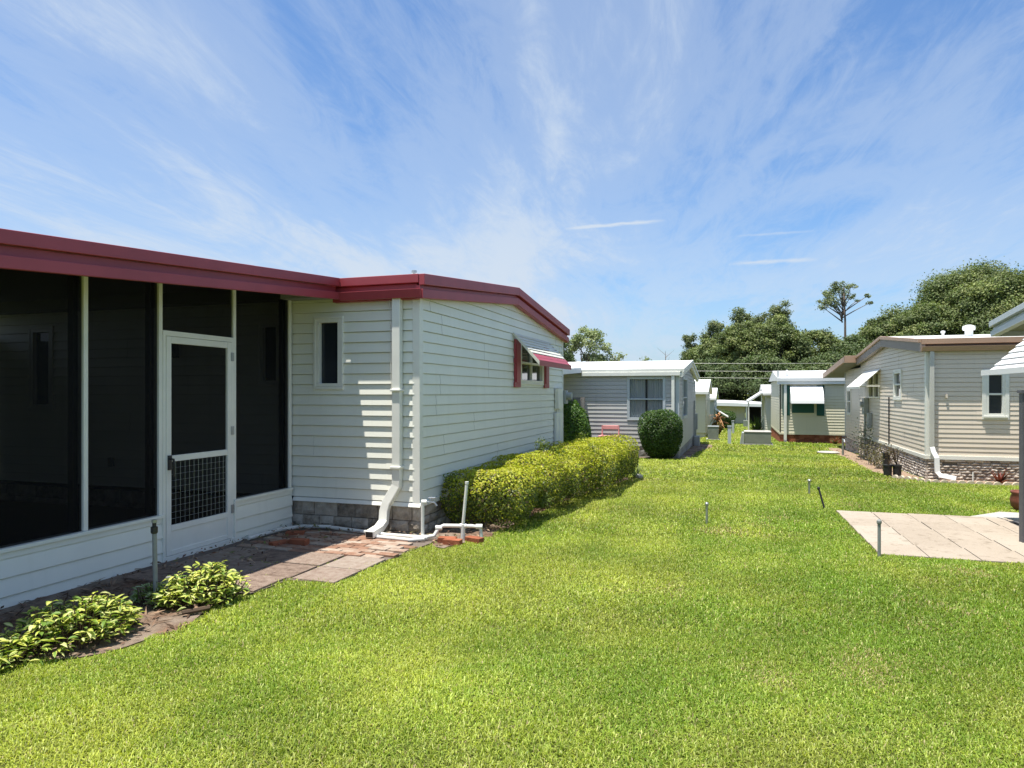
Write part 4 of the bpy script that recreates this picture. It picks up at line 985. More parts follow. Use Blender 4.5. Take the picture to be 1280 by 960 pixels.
def dead_tree():
    t = thing('dead_tree', 'bare gray snag poking above the gray home roof', 'tree', (-5.9, 63, gz(63))); b = MB(); rr = random.Random(3)
    b.tube([(-5.9, 63, gz(63)), (-5.85, 63, 3), (-5.9, 63, 5.4)], [.09, .06, .015], 6); b.build('trunk', M['dead_wood'], t); b = MB()
    for k in range(12):
        z = 2.5 + k * .23; a = rr.uniform(0, 6.28); b.tube([(-5.88, 63, z), (-5.88 + .8 * math.cos(a), 63 + .8 * math.sin(a), z + .7)], [.025, .006], 5)
    b.build('branches', M['dead_wood'], t)
dead_tree()

# ------------------------------------------------------------------ hedge, topiary, bushes
def lumpy(P, s, amp, seed):
    r = np.random.default_rng(seed); k = r.normal(size=(6, 3)) * s; ph = r.random(6) * 6.28
    return amp * np.sin(P @ k.T + ph).sum(1) / 6 ** .5
def hedge():
    t = thing('hedge', 'clipped yellow-green hedge running along the white home', 'hedge', (-2.7, 11.2, gz(11)))
    mounds = [((-2.98, 8.52), (.60, .78), .70), ((-2.93, 9.55), (.63, .95), .74), ((-2.82, 10.75), (.66, 1.0), .75), ((-2.66, 11.95), (.71, 1.0), .82), ((-2.62, 13.05), (.69, .98), .83), ((-2.58, 13.95), (.68, .82), .87)]
    Ps, Ns, Cs = [], [], []
    for (cx, cy), (rx, ry), h in mounds:
        n = 19000; d = rand_dirs(n); d = d[d[:, 2] > -.62]; n = len(d)
        p = d / (np.abs(d) ** 4.0).sum(1, keepdims=True) ** (1 / 4.0)
        rad = 1 - RNG.random(n) ** 3.0 * .36
        g0 = gz(cy); q = p * rad[:, None] * np.array([rx, ry, h * .5])
        q = q + p * (lumpy(q + np.array([cx, cy, 0]), 2.6, .045, 5) + lumpy(q, 9, .022, 6))[:, None]
        low = np.clip(-p[:, 2], 0, 1); q[:, :2] *= (1 - .22 * low)[:, None]
        P = q + np.array([cx, cy, g0 + h * .52]); Ps.append(P); Ns.append(d * .7 + np.array([0, 0, .55]) + RNG.normal(size=(n, 3)) * .6)
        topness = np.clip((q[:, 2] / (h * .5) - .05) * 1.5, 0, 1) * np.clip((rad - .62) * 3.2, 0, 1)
        young_lit = (RNG.random(n) < .22 + .74 * topness)[:, None]  # new growth plus painted sunlight: yellow crowds the outer top, darker below and inside
        c = np.where(young_lit, np.array([.42, .43, .032]), np.array([.12, .155, .030])) * RNG.uniform(.65, 1.3, (n, 1)) * RNG.uniform(.92, 1.08, (n, 3))
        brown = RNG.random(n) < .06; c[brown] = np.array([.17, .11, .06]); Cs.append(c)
    # sprigs growing past the clipped face, and a stray shoot by the corner
    for (cx, cy, cz, r_, n) in ((-3.42, 8.05, .50, .16, 420), (-2.6, 8.2, .12, .2, 500), (-2.45, 8.9, .16, .16, 300), (-2.5, 9.9, .70, .16, 160), (-2.9, 10.5, .80, .14, 120), (-2.3, 11.6, .66, .16, 160), (-2.7, 12.6, .78, .14, 120), (-2.2, 13.4, .55, .2, 200), (-2.15, 14.3, .30, .22, 240), (-2.45, 10.4, .14, .18, 240), (-2.2, 12.2, .10, .2, 260)):
        d = rand_dirs(n); Ps.append(np.array([cx, cy, cz]) + d * r_ * RNG.random((n, 1)) ** .5 * np.array([1, 1, .8])); Ns.append(d + RNG.normal(size=(n, 3)) * .5 + [0, 0, .4])
        Cs.append(np.array([.13, .17, .03]) * RNG.uniform(.7, 1.5, (n, 1)) * np.ones((1, 3)))
    P, Nn, C = np.concatenate(Ps), np.concatenate(Ns), np.concatenate(Cs); keep = P[:, 0] > -3.47; P, Nn, C = P[keep], Nn[keep], C[keep]
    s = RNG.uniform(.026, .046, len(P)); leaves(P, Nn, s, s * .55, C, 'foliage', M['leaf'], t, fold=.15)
    st = MB(); rr = random.Random(4)
    for (cx, cy), (rx, ry), h in mounds:
        for k in range(16):
            x, y = cx + rr.uniform(-.4, .4) * rx, cy + rr.uniform(-.7, .7) * ry; a = rr.uniform(0, 6.28); l = rr.uniform(.25, .5)
            st.tube([(x, y, gz(y) - .02), (x + .05 * math.cos(a), y + .05 * math.sin(a), gz(y) + .2), (x + l * math.cos(a), y + l * math.sin(a), gz(y) + h * rr.uniform(.55, .85))], [.014, .010, .004], 5)
    st.build('stems', M['twig'], t)
hedge()
def ball(name, label, cx, cy, rx, ry, h, n, cols, sz, power=2.6, taper=.2, seed=1, squat=.52):
    t = thing(name, label, 'bush', (cx, cy, gz(cy))); g0 = gz(cy)
    d = rand_dirs(n); p = d / (np.abs(d) ** power).sum(1, keepdims=True) ** (1 / power)
    rad = 1 - RNG.random(n) ** 2 * .35; q = p * rad[:, None] * np.array([rx, ry, h * .5]); q += p * lumpy(q, 5, .05 * rx / .5, seed)[:, None]
    q[:, :2] *= (1 - taper * np.clip(-p[:, 2], 0, 1))[:, None]
    P = q + np.array([cx, cy, g0 + h * squat]); C = np.array(cols)[RNG.integers(len(cols), size=n)] * RNG.uniform(.65, 1.35, (n, 1)); C = C * RNG.uniform(.94, 1.06, (n, 3))
    s = RNG.uniform(.8, 1.3, n) * sz; leaves(P, d * .8 + np.array([0, 0, .35]) + RNG.normal(size=(n, 3)) * .55, s, s * .6, C, 'foliage', M['leaf'], t, fold=.15)
    st = MB()
    for k in range(7):
        a = k * .9; st.tube([(cx + .08 * math.cos(a), cy + .08 * math.sin(a), g0 - .03), (cx + rx * .6 * math.cos(a), cy + ry * .6 * math.sin(a), g0 + h * .6)], [.03, .008], 5)
    st.build('stems', M['twig'], t); return t
GR = [(.060, .115, .022), (.045, .095, .020), (.085, .14, .026)]
ball('clipped_bush', 'big round clipped bush in front of the gray home corner', -2.08, 20.75, .60, .60, 1.36, 15000, GR, .055, 3.0, .22, 2, .50)
ball('bush', 'bright green bush between the white home and gray screen', -4.62, 19.6, .62, .6, 1.62, 12000, [(.07, .14, .02), (.10, .17, .025), (.05, .11, .02)], .06, 2.4, .1, 3)
ball('bush', 'flat clipped bush beside the far alley path, sage home side', -.70, 53.5, .75, .8, 1.35, 4500, GR, .10, 3.4, .05, 4)
ball('bush', 'small orange-tinted shrub beside the left air conditioner', -.95, 41.0, .32, .32, .75, 1500, [(.30, .15, .05), (.14, .11, .03), (.10, .12, .03)], .07, 2, .1, 5)
def orange_plant():
    t = thing('dying_palm', 'orange dried palm against the sage home', 'plant', (-1.0, 44.6, gz(44.6))); g = gz(44.6); rr = random.Random(5); b = MB()
    b.tube([(-1.0, 44.6, g), (-1.0, 44.6, g + .8)], [.09, .07], 8); b.build('trunk', M['bark'], t); b = MB()
    for k in range(34):
        a = rr.uniform(0, 6.28); e = rr.uniform(-.5, 1.0); l = rr.uniform(.45, .75); p = [Vector((-1.0, 44.6, g + .8 + rr.uniform(-.2, .25)))]
        for j in range(1, 5): p.append(p[0] + Vector((math.cos(a) * l * j / 4, math.sin(a) * l * j / 4, e * .6 * j / 4 - .35 * (j / 4) ** 2)))
        for j in range(4):
            w0, w1 = .05 * math.sin((j + .4) * .7), .05 * math.sin((j + 1.4) * .62); s = Vector((-math.sin(a), math.cos(a), 0))
            b.face([p[j] - s * w0, p[j] + s * w0, p[j + 1] + s * w1, p[j + 1] - s * w1])
    b.build('fronds', M['orange'], t)
orange_plant()
def strap_plant(name, label, cx, cy, n, l0, l1, w, col, cat='plant', up=(0.5, 1.3)):
    t = thing(name, label, cat, (cx, cy, gz(cy))); g = gz(cy); V = []; F = []; C = []; rr = random.Random(hash(label) % 999)
    for k in range(n):
        a = rr.uniform(0, 6.28); e = rr.uniform(*up); l = rr.uniform(l0, l1); s = np.array([-math.sin(a), math.cos(a), 0]); c = np.array(col[rr.randrange(len(col))]) * rr.uniform(.75, 1.25)
        bx, by = cx + rr.uniform(-.08, .08) * l1, cy + rr.uniform(-.08, .08) * l1
        for j in range(5):
            q = j / 4; r_ = l * q * math.cos(e) ; z = l * q * math.sin(e) - .35 * l * q * q * math.cos(e); ww = w * (1 - q ** 2) * .5 + .002
            p = np.array([bx + r_ * math.cos(a), by + r_ * math.sin(a), g + z]); V += [p - s * ww, p + s * ww]; C += [c, c]
        b0 = len(V) - 10
        for j in range(4): F.append((b0 + 2 * j, b0 + 2 * j + 1, b0 + 2 * j + 3, b0 + 2 * j + 2))
    np_mesh('leaves', np.array(V), np.array(F), len(F), M['leaf'], t, np.array(C)); return t
strap_plant('palmetto', 'spiky green palmetto in front of the dark carport', 1.35, 45.0, 90, .9, 1.45, .06, [(.08, .13, .035), (.11, .15, .05)])
strap_plant('spider_plant', 'grassy striped clump at the far end of the hedge', -2.0, 14.75, 70, .25, .42, .016, [(.22, .26, .12), (.12, .18, .06)])
strap_plant('bromeliad', 'reddish brown bromeliad at the foot of the stone skirt', 5.15, 16.45, 26, .28, .42, .05, [(.18, .04, .03), (.12, .05, .03)])
strap_plant('bromeliad', 'small reddish plant at the brick skirt of the cream home', 4.15, 32.6, 30, .3, .55, .05, [(.20, .07, .05), (.10, .09, .04)])

def variegated(label, cx, cy, rx, ry, h, nst, seed, pal):
    rr = random.Random(seed); t = thing('variegated_plant', label, 'plant', (cx, cy, gz(cy)), 'variegated plants in the porch bed'); V, F, C = [], [], []; st = MB()
    for k in range(nst):
        a = rr.uniform(0, 6.28); q = math.sqrt(rr.random()); x, y = cx + rx * q * math.cos(a), cy + ry * q * math.sin(a); hh = h * (1 - .55 * q * q) * rr.uniform(.6, 1.05)
        st.tube([(x - (x - cx) * .3, y - (y - cy) * .3, gz(y) - .01), (x, y, hh)], [.006, .003], 5)
        for j in range(rr.randint(6, 9)):
            b = rr.uniform(0, 6.28); l = rr.uniform(.038, .072); w = l * rr.uniform(.36, .50); dr = rr.uniform(.1, .75); hz = hh - rr.uniform(0, .09)
            d = np.array([math.cos(b), math.sin(b), 0]); s = np.array([-math.sin(b), math.cos(b), 0]); roll = rr.uniform(-.4, .4)
            cream = np.array(pal[rr.randrange(len(pal))]) * rr.uniform(.8, 1.15); green = np.array((.15, .25, .04)) * rr.uniform(.7, 1.3)
            if rr.random() < .72: cream, green = green, cream
            if rr.random() < .22: green = cream * .9
            i0 = len(V); prof = [(0, .10), (.22, .75), (.5, 1.0), (.78, .68), (1.0, .04)]
            for (u, ww) in prof:
                p = np.array([x, y, hz]) + d * l * (u + .05) + np.array([0, 0, l * (.55 * u * (1 - dr) - .75 * dr * u * u)])
                sid = s * w * ww * .5; lift = np.array([0, 0, w * ww * .16])
                V += [p - sid + lift + np.array([0, 0, -roll * w * ww * .5]), p - sid * .4 + lift * .2, p + sid * .4 + lift * .2, p + sid + lift + np.array([0, 0, roll * w * ww * .5])]
                C += [cream, green, green, cream]
            for u in range(4):
                for v in range(3):
                    e = i0 + u * 4 + v; F.append((e, e + 1, e + 5, e + 4))
    np_mesh('leaves', np.array(V), np.array(F), len(F), M['leaf'], t, np.array(C)); st.build('stems', M['twig'], t)
YEL = [(.74, .70, .16), (.66, .65, .17), (.76, .72, .32), (.55, .58, .10)]; WHT = [(.52, .55, .38), (.42, .48, .28), (.35, .42, .16)]
variegated('large yellow-edged leafy clump at the left edge of the bed', -4.07, 3.36, .29, .42, .29, 170, 1, YEL)
variegated('low yellow-green clump spilling over the bed by the lawn edge', -4.16, 2.93, .20, .24, .19, 70, 4, YEL)
variegated('rounded yellow-cream leafy clump beside the slab path', -3.90, 4.34, .28, .34, .29, 150, 2, YEL)
variegated('small white-edged clump behind the gray standpipe', -4.20, 4.16, .18, .15, .18, 40, 3, WHT)

# ------------------------------------------------------------------ small things in the yard
def pipe_post(name, label, x, y, h, r, lean=(0, 0), m='gray_pipe', cat='pipe', cap=True, group=None):
    g = gz(y); b = MB(); b.tube([(x, y, g - .05), (x + lean[0], y + lean[1], g + h)], r, 10)
    if cap: b.lathe([(r * 1.3, 0), (r * 1.5, .01), (r * 1.5, .03), (r * .8, .045)], (x + lean[0], y + lean[1], g + h - .02), 10)
    o = b.build(name, M[m]); return tag(o, label, cat, group)
def riser():
    t = thing('sprinkler_riser', 'tall gray standpipe with sprinkler head in the porch bed', 'sprinkler', (-4.17, 4.13, gz(4.1))); b = MB(); x, y = -4.17, 4.13; g = gz(y)
    b.tube([(x, y, g - .03), (x - .035, y + .02, g + .56)], .017, 10); b.build('pipe', M['gray_pipe'], t)
    b = MB(); b.lathe([(.02, 0), (.026, .01), (.026, .05), (.015, .055), (.015, .085)], (x - .036, y + .02, g + .545), 12); b.build('head', M['dark_metal'], t)
    b = MB(); b.lathe([(.015, .08), (.02, .085), (.02, .105), (.0, .108)], (x - .036, y + .02, g + .545), 12); b.build('nozzle', M['galv'], t)
    b = MB(); b.tube([(x, y, g - .03), (x, y, g + .09)], .026, 10); b.build('coupling', M['pvc'], t)
riser()
pipe_post('pipe_stub', 'short gray pipe stub beside the tall standpipe', -4.09, 4.17, .22, .02, cap=False)
GP = 'sprinkler risers standing in the lawn'
pipe_post('sprinkler_riser', 'gray sprinkler riser at the near edge of the patio', 1.40, 7.80, .36, .016, group=GP, cat='sprinkler')
pipe_post('sprinkler_riser', 'gray sprinkler riser alone in the middle of the lawn', -.34, 9.25, .26, .016, group=GP, cat='sprinkler', m='galv')
pipe_post('sprinkler_riser', 'dark sprinkler riser leaning beside the patio far corner', 1.30, 11.25, .30, .014, (-.09, .06), 'dark_metal', group=GP, cat='sprinkler')
pipe_post('sprinkler_riser', 'pale gray sprinkler riser behind the leaning dark one', 1.25, 13.1, .24, .02, group=GP, cat='sprinkler', m='galv')
pipe_post('white_stake', 'thin white stake in the tan home bed', 4.66, 16.35, .22, .014, m='pvc', cat='stake', cap=False)

def pvc():
    t = thing('irrigation_pipe', 'white plastic irrigation pipes with standpipe at the home corner', 'pipe', (-3.2, 7.0, gz(7))); g = gz(7.1); z = g + .05
    b = MB(); r = .021
    b.tube([(-4.55, 7.12, z + .01), (-3.75, 6.98, z), (-3.28, 6.98, z), (-3.18, 7.02, z + .02), (-3.14, 7.06, z + .10), (-3.10, 7.10, z + .12), (-2.82, 7.22, z + .11), (-2.72, 7.25, z + .10), (-2.70, 7.25, z - .06)], r, 10)
    b.tube([(-3.85, 6.90, z - .01), (-3.4, 6.86, z - .012), (-3.25, 6.92, z)], r, 10)
    b.tube([(-2.90, 7.18, z - .08), (-2.90, 7.18, z + .13)], r * 1.25, 10)
    for p in ((-3.14, 7.06, z + .10), (-2.90, 7.185, z + .113), (-3.28, 6.98, z), (-2.73, 7.245, z + .105)):
        b.tube([(p[0] - .035, p[1] - .01, p[2]), (p[0] + .035, p[1] + .01, p[2])], r * 1.35, 10)
    b.build('pipe_run', M['pvc'], t, smooth=False)
    b = MB(); b.tube([(-2.90, 7.18, z + .12), (-2.86, 7.20, z + .60)], .018, 10); b.lathe([(.018, 0), (.022, .005), (.022, .03), (0, .032)], (-2.86, 7.2, z + .58), 10); b.build('standpipe', M['pvc'], t)
    b = MB(); b.tube([(-3.32, 7.02, z), (-3.32, 7.02, z + .39)], .02, 10); b.tube([(-3.335, 7.02, z + .385), (-3.28, 7.04, z + .385)], .026, 10); b.build('tap_pipe', M['pvc'], t)
    b = MB(); b.tube([(-3.28, 7.04, z + .385), (-3.20, 7.07, z + .38), (-3.175, 7.08, z + .34)], .012, 8); b.tube([(-3.225, 7.06, z + .385), (-3.225, 7.06, z + .43)], .006, 6); b.tube([(-3.26, 7.045, z + .43), (-3.19, 7.075, z + .43)], .010, 6); b.build('tap', M['galv'], t)
pvc()
pc = MB(); pc.tube([(-5.10, 6.32, .0), (-5.08, 6.9, -.005), (-4.98, 7.15, -.01), (-4.6, 7.18, .0)], .021, 10); tag(pc.build('drain_pipe', M['pvc']), 'white drain pipe lying at the foot of the porch wall', 'pipe')
def loose_brick(label, x, y, rot, dz=0.0):
    b = MB(); c, s = math.cos(rot), math.sin(rot); g = gz(y) + dz
    q = [(x + a * c - d * s, y + a * s + d * c, g + z) for z in (0, .062) for a, d in ((-.1, -.048), (.1, -.048), (.1, .048), (-.1, .048))]
    b.hexa(q); o = b.build('brick', M['red_brick'], bevel=.005); tag(o, label, 'brick', 'loose red bricks')
loose_brick('bright red brick at the left edge of the brick path', -4.43, 6.30, .05, .02)
loose_brick('red brick lying left of the white standpipe base', -3.02, 7.02, .1)
loose_brick('red brick lying just in front of the standpipe base', -2.92, 6.93, .0)
loose_brick('red brick to the right of the standpipe base', -2.74, 7.12, -.3)
loose_brick('dark brick in shade at the porch wall corner', -4.80, 6.75, .4)
loose_brick('brick end poking from the shade beside the slabs', -4.62, 6.22, 1.2)
rk = MB(); rk.lathe([(.05, 0), (.09, .03), (.08, .08), (.03, .11)], (-1.93, 14.72, gz(14.7) - .01), 9); tag(rk.build('rock', M['concrete'], smooth=True), 'pale rock at the far end of the hedge', 'rock')
st = MB(); st.tube([(-3.78, 3.98, .02), (-3.66, 4.12, .03)], .018, 6); tag(st.build('stick', M['twig']), 'dark stick lying at the lawn edge of the bed', 'stick')

def chair():
    t = thing('lawn_chair', 'pink lawn chair frame in front of the gray home', 'chair', (-3.6, 20.7, gz(20.7))); g = gz(20.7); x0, x1, y0 = -3.86, -3.35, 20.45
    def bar(n, a, b_, r=.022): m = MB(); m.tube([a, b_], r, 8); return m.build(n, M['pink'], t)
    for x in (x0, x1):
        bar('leg', (x, y0, g), (x, y0, g + .64)); bar('leg', (x, y0 + .5, g), (x, y0 + .5, g + .95))
        m = MB(); m.box(x - .04, x + .04, y0 - .03, y0 + .55, g + .62, g + .66); m.build('armrest', M['pink'], t, bevel=.008)
    m = MB()
    for k in range(5): m.box(x0, x1, y0 + .02 + k * .1, y0 + .09 + k * .1, g + .38, g + .40)
    m.build('seat', M['pink'], t)
    m = MB(); m.box(x0 + .02, x1 - .02, y0 + .48, y0 + .52, g + .84, g + .96); m.box(x0 + .02, x1 - .02, y0 + .48, y0 + .52, g + .60, g + .65); m.build('backrest', M['pink'], t, bevel=.01)
chair()
def screen_panel():
    b = MB(); g = gz(20); b.box(-4.98, -4.92, 19.7, 19.76, g, 1.55); b.box(-4.38, -4.30, 20.4, 20.48, g, 1.45)
    for k in range(9): 
        b.box(-4.92 + k * .067, -4.92 + k * .067 + .062, 20.42, 20.45, g + .02, 1.44)
    b.box(-5.0, -4.3, 20.46, 20.50, 1.38, 1.47); o = b.build('utility_screen', M['weathered']); tag(o, 'weathered gray board screen behind the bright bush', 'fence')
screen_panel()

def acunit(label, x0, x1, y0, y1, h, m, lid, split=True):
    t = thing('air_conditioner', label, 'air conditioner', ((x0 + x1) / 2, (y0 + y1) / 2, gz(y0)), 'air conditioners in the alley'); g = gz(y0)
    s = MB(); s.box(x0 - .08, x1 + .08, y0 - .08, y1 + .08, g - .1, g + .05); s.build('pad', M['concrete'], t)
    b = MB(); b.box(x0, x1, y0, y1, g + .05, g + h)
    n = 10
    for k in range(n):
        z = g + .12 + (h - .2) * k / n; b.box(x0 - .006, x1 + .006, y0 - .01, y0 - .001, z, z + .02)
    b.build('cabinet', M[m], t, bevel=.01)
    l = MB(); l.box(x0 - .02, x1 + .02, y0 - .02, y1 + .02, g + h + .001, g + h + .04); l.build('lid', M[lid], t, bevel=.01)
    return t
a1 = acunit('long low gray-green air conditioner in the middle of the alley', .40, 1.42, 30.0, 31.1, .52, 'ac_gray', 'concrete')
s = MB(); s.hexa([(.22, 29.95, gz(30)), (.38, 29.95, gz(30)), (.38, 31, gz(30)), (.22, 31, gz(30)), (.30, 29.95, gz(30) + .5), (.38, 29.95, gz(30) + .5), (.38, 31, gz(30) + .5), (.30, 31, gz(30) + .5)]); s.build('side_shroud', M['gray_box'], a1)
acunit('tall square air conditioner on a pad beside the beige home', -1.20, -.72, 33.9, 34.5, .62, 'ac_gray', 'gray_box')
def wpost(label, x, y, h):
    b = MB(); g = gz(y); b.box(x - .07, x + .07, y - .07, y + .07, g - .05, g + h); b.box(x - .085, x + .085, y - .085, y + .085, g + h + .001, g + h + .03); tag(b.build('utility_post', M['gray_trim'], bevel=.006), label, 'post', 'short white posts in the alley')
wpost('thick white post on the grass left of the long air conditioner', -.20, 30.5, .74)
wpost('farther white post near the flat clipped bush', -.08, 43.5, .75)
b = MB(); g = gz(60); b.box(.7, 1.05, 59.8, 60.2, g, g + .55); tag(b.build('bin', M['ac_gray'], bevel=.03), 'dark bin beside the carport post', 'bin')
b = MB(); b.box(1.3, 1.9, 52, 52.5, gz(52), gz(52) + .22); b.box(1.35, 1.85, 52.05, 52.45, gz(52) + .221, gz(52) + .27); tag(b.build('planter', M['concrete'], bevel=.02), 'low pale planter box past the palmetto', 'planter')

# things along the tan home
def twig_bush(label, x, y, h, pot=True):
    t = thing('potted_shrub', label, 'plant', (x, y, gz(y))); g = gz(y); rr = random.Random(int(x * 100)); b = MB()
    for k in (-1, 1): b.lathe([(.07, 0), (.085, .02), (.09, .22), (.10, .23), (.10, .26), (.05, .26)], (x + k * .095, y, g), 14)
    b.build('pot', M['blackplastic'], t); b = MB()
    for k in range(16):
        a = rr.uniform(0, 6.28); r = rr.uniform(.05, .22); b.tube([(x + (.09 if k % 2 else -.09), y, g + .24), (x + r * math.cos(a), y + r * math.sin(a), g + h * rr.uniform(.7, 1))], [.008, .004], 5)
    b.build('stems', M['twig'], t); n = 90; P = np.array([x, y, g + h * .7]) + RNG.normal(size=(n, 3)) * np.array([.13, .13, h * .16]); C = np.array([.12, .09, .04]) * RNG.uniform(.6, 1.4, (n, 1)) * np.ones((1, 3))
    leaves(P, RNG.normal(size=(n, 3)), np.full(n, .05), np.full(n, .025), C, 'leaves', M['leaf'], t)
twig_bush('twiggy shrub in two black pots near the tan home corner', 3.38, 17.35, .72)
def vine(label, x, y, h, n, col, s=(.16, .22)):
    t = thing('shrub', label, 'shrub', (x, y, gz(y))); g = gz(y); P = np.array([x, y, g + h * .5]) + RNG.normal(size=(n, 3)) * np.array([s[0], s[1], h * .24]); P[:, 2] = np.maximum(P[:, 2], g + .02)
    C = np.array(col)[RNG.integers(len(col), size=n)] * RNG.uniform(.6, 1.4, (n, 1)); leaves(P, RNG.normal(size=(n, 3)) + [0, 0, .5], RNG.uniform(.04, .09, n), RNG.uniform(.025, .05, n), C, 'foliage', M['leaf'], t); b = MB(); rr = random.Random(n)
    for k in range(12):
        b.tube([(x + rr.uniform(-.1, .1), y + rr.uniform(-.1, .1), g - .02), (x + rr.uniform(-.25, .25), y + rr.uniform(-.25, .25), g + h * rr.uniform(.5, .95))], [.01, .004], 5)
    b.build('stems', M['dead_wood'], t)
vine('gray-green leggy shrub climbing under the tan home awning', 3.66, 22.6, 1.15, 420, [(.14, .16, .12), (.09, .11, .08)])
vine('low straggly shrub at the stone skirt under the awning', 3.55, 20.6, .62, 260, [(.12, .11, .07), (.20, .17, .12)])
vine('small dry weed by the tan home conduit', 3.5, 19.4, .45, 160, [(.18, .15, .09), (.10, .10, .05)], (.12, .16))
b = MB(); g = gz(18.3); b.box(3.42, 3.56, 18.5, 18.66, g, g + .42); b.box(3.40, 3.58, 18.48, 18.68, g + .421, g + .46); tag(b.build('utility_box', M['blackplastic'], bevel=.01), 'small black utility box by the tan home wall', 'box')
def spigot():
    t = thing('water_riser', 'white water riser with valve beside the tan home', 'pipe', (3.4, 24.6, gz(24.6))); g = gz(24.6); b = MB(); b.tube([(3.36, 24.6, g - .05), (3.36, 24.6, g + .55)], .035, 10); b.tube([(3.36, 24.6, g + .50), (3.36, 24.35, g + .52), (3.36, 24.25, g + .44)], .025, 10); b.build('pipe', M['galv'], t); b = MB(); b.tube([(3.30, 24.4, g + .62), (3.44, 24.4, g + .62)], .03, 8); b.build('valve', M['dark_metal'], t)
spigot()
b = MB(); g = gz(24.5); b.lathe([(.0, .012), (.34, .012), (.36, .03), (.30, .05), (.0, .055)], (3.02, 25.4, g), 22); tag(b.build('splash_block', M['concrete']), 'round pale concrete lid on the grass by the tan home', 'lid')
def scallops():
    b = MB(); pts = []
    path = [Vector((3.30, 16.95, 0)), Vector((3.85, 16.06, 0)), Vector((4.9, 15.98, 0)), Vector((6.5, 16.03, 0))]
    for a, c in zip(path, path[1:]):
        n = int((c - a).length / .15)
        for k in range(n):
            p = a.lerp(c, (k + .5) / n); d = (c - a).normalized(); nn = Vector((-d.y, d.x, 0)); g = gz(p.y)
            pr = [p + d * (.07 * math.cos(q)) + Vector((0, 0, g + .02 + .055 * math.sin(q))) for q in [math.pi * j / 6 for j in range(7)]]
            pr = [p + d * .07 + Vector((0, 0, g - .03))] + pr + [p - d * .07 + Vector((0, 0, g - .03))]
            b.prism([q - nn * .025 for q in pr], [q + nn * .025 for q in pr])
    tag(b.build('scalloped_edging', M['scallop']), 'pale scalloped edging around the tan home bed', 'edging')
scallops()

# by the right edge
b = MB(); b.box(3.06, 3.16, 9.06, 9.16, gz(9), 1.60); b.box(3.045, 3.175, 9.045, 9.175, 1.601, 1.635); tag(b.build('gray_post', mat('slate_post', (.12, .12, .13), .6, var=.2)), 'dark gray post at the right end of the patio', 'post')
def pot():
    t = thing('flower_pot', 'glazed red-brown pot beyond the patio corner', 'pot', (4.12, 12.15, gz(12))); b = MB(); b.lathe([(.11, 0), (.16, .06), (.175, .16), (.15, .24), (.165, .26), (.165, .29), (.14, .29), (.13, .2)], (4.12, 12.15, gz(12)), 20); b.build('pot_body', M['terracotta'], t, smooth=True); b = MB(); b.lathe([(.0, .2), (.13, .2), (.12, .25), (.0, .26)], (4.12, 12.15, gz(12)), 14); b.build('soil', M['twig'], t)
pot()
b = MB(); g = gz(12.1); b.box(4.38, 4.68, 11.95, 12.2, g, g + .28); b.box(4.36, 4.70, 11.93, 12.22, g + .281, g + .31); tag(b.build('storage_bin', M['gray_box'], bevel=.01), 'gray bin next to the red-brown pot', 'bin')
b = MB(); b.hexa([(3.62, 9.95, gz(9.95) + .03), (4.6, 9.95, gz(9.95) + .03), (4.6, 10.65, gz(10.65) + .03), (3.45, 10.65, gz(10.65) + .03), (3.62, 9.95, gz(9.95) + .042), (4.6, 9.95, gz(9.95) + .042), (4.6, 10.65, gz(10.65) + .042), (3.45, 10.65, gz(10.65) + .042)]); tag(b.build('door_mat', M['rubber']), 'dark rubber mat on the patio', 'mat')
poly_sheet('concrete_walk', [(3.1, 11.1), (6.5, 11.1), (6.5, 11.8), (3.7, 11.8)], .012, M['concrete'], 'gray concrete strip behind the patio', 'path')

def wires():
    for i, (z0, lab) in enumerate(((4.95, 'highest of the three power lines crossing the trees'), (4.2, 'middle one of the three power lines crossing the trees'), (3.55, 'lowest of the three power lines crossing the trees'))):
        b = MB(); pts = [(x, 70 + .02 * x, z0 - .5 + .5 * ((x - 2) / 30) ** 2 - .012 * (x - 2)) for x in range(-36, 41, 4)]; b.tube(pts, .011, 5); tag(b.build('power_line', M['wire']), lab, 'wire', 'power lines')
wires()

# ------------------------------------------------------------------ mulch chips and grass
def scatter_chips():
    n = 1600; x = RNG.uniform(-5.2, -3.5, n); y = RNG.uniform(1.2, 5.0, n); k = pip(x, y, BED); x, y = x[k], y[k]
    m = len(x); P = np.stack([x, y, gz_np(y) + .012 + RNG.random(m) * .015], 1); C = np.array([[.20, .12, .08], [.12, .07, .045], [.30, .20, .13], [.07, .045, .03]])[RNG.integers(4, size=m)]
    o = leaves(P, np.array([0, 0, 1.]) + RNG.normal(size=(m, 3)) * .35, RNG.uniform(.03, .13, m), RNG.uniform(.008, .022, m), C, 'mulch_chips', leaf_mat('chip', .9, 0, .1), None, .1); tag(o, 'scattered brown mulch chips and bark in the bed', 'mulch', kind='stuff')
scatter_chips()

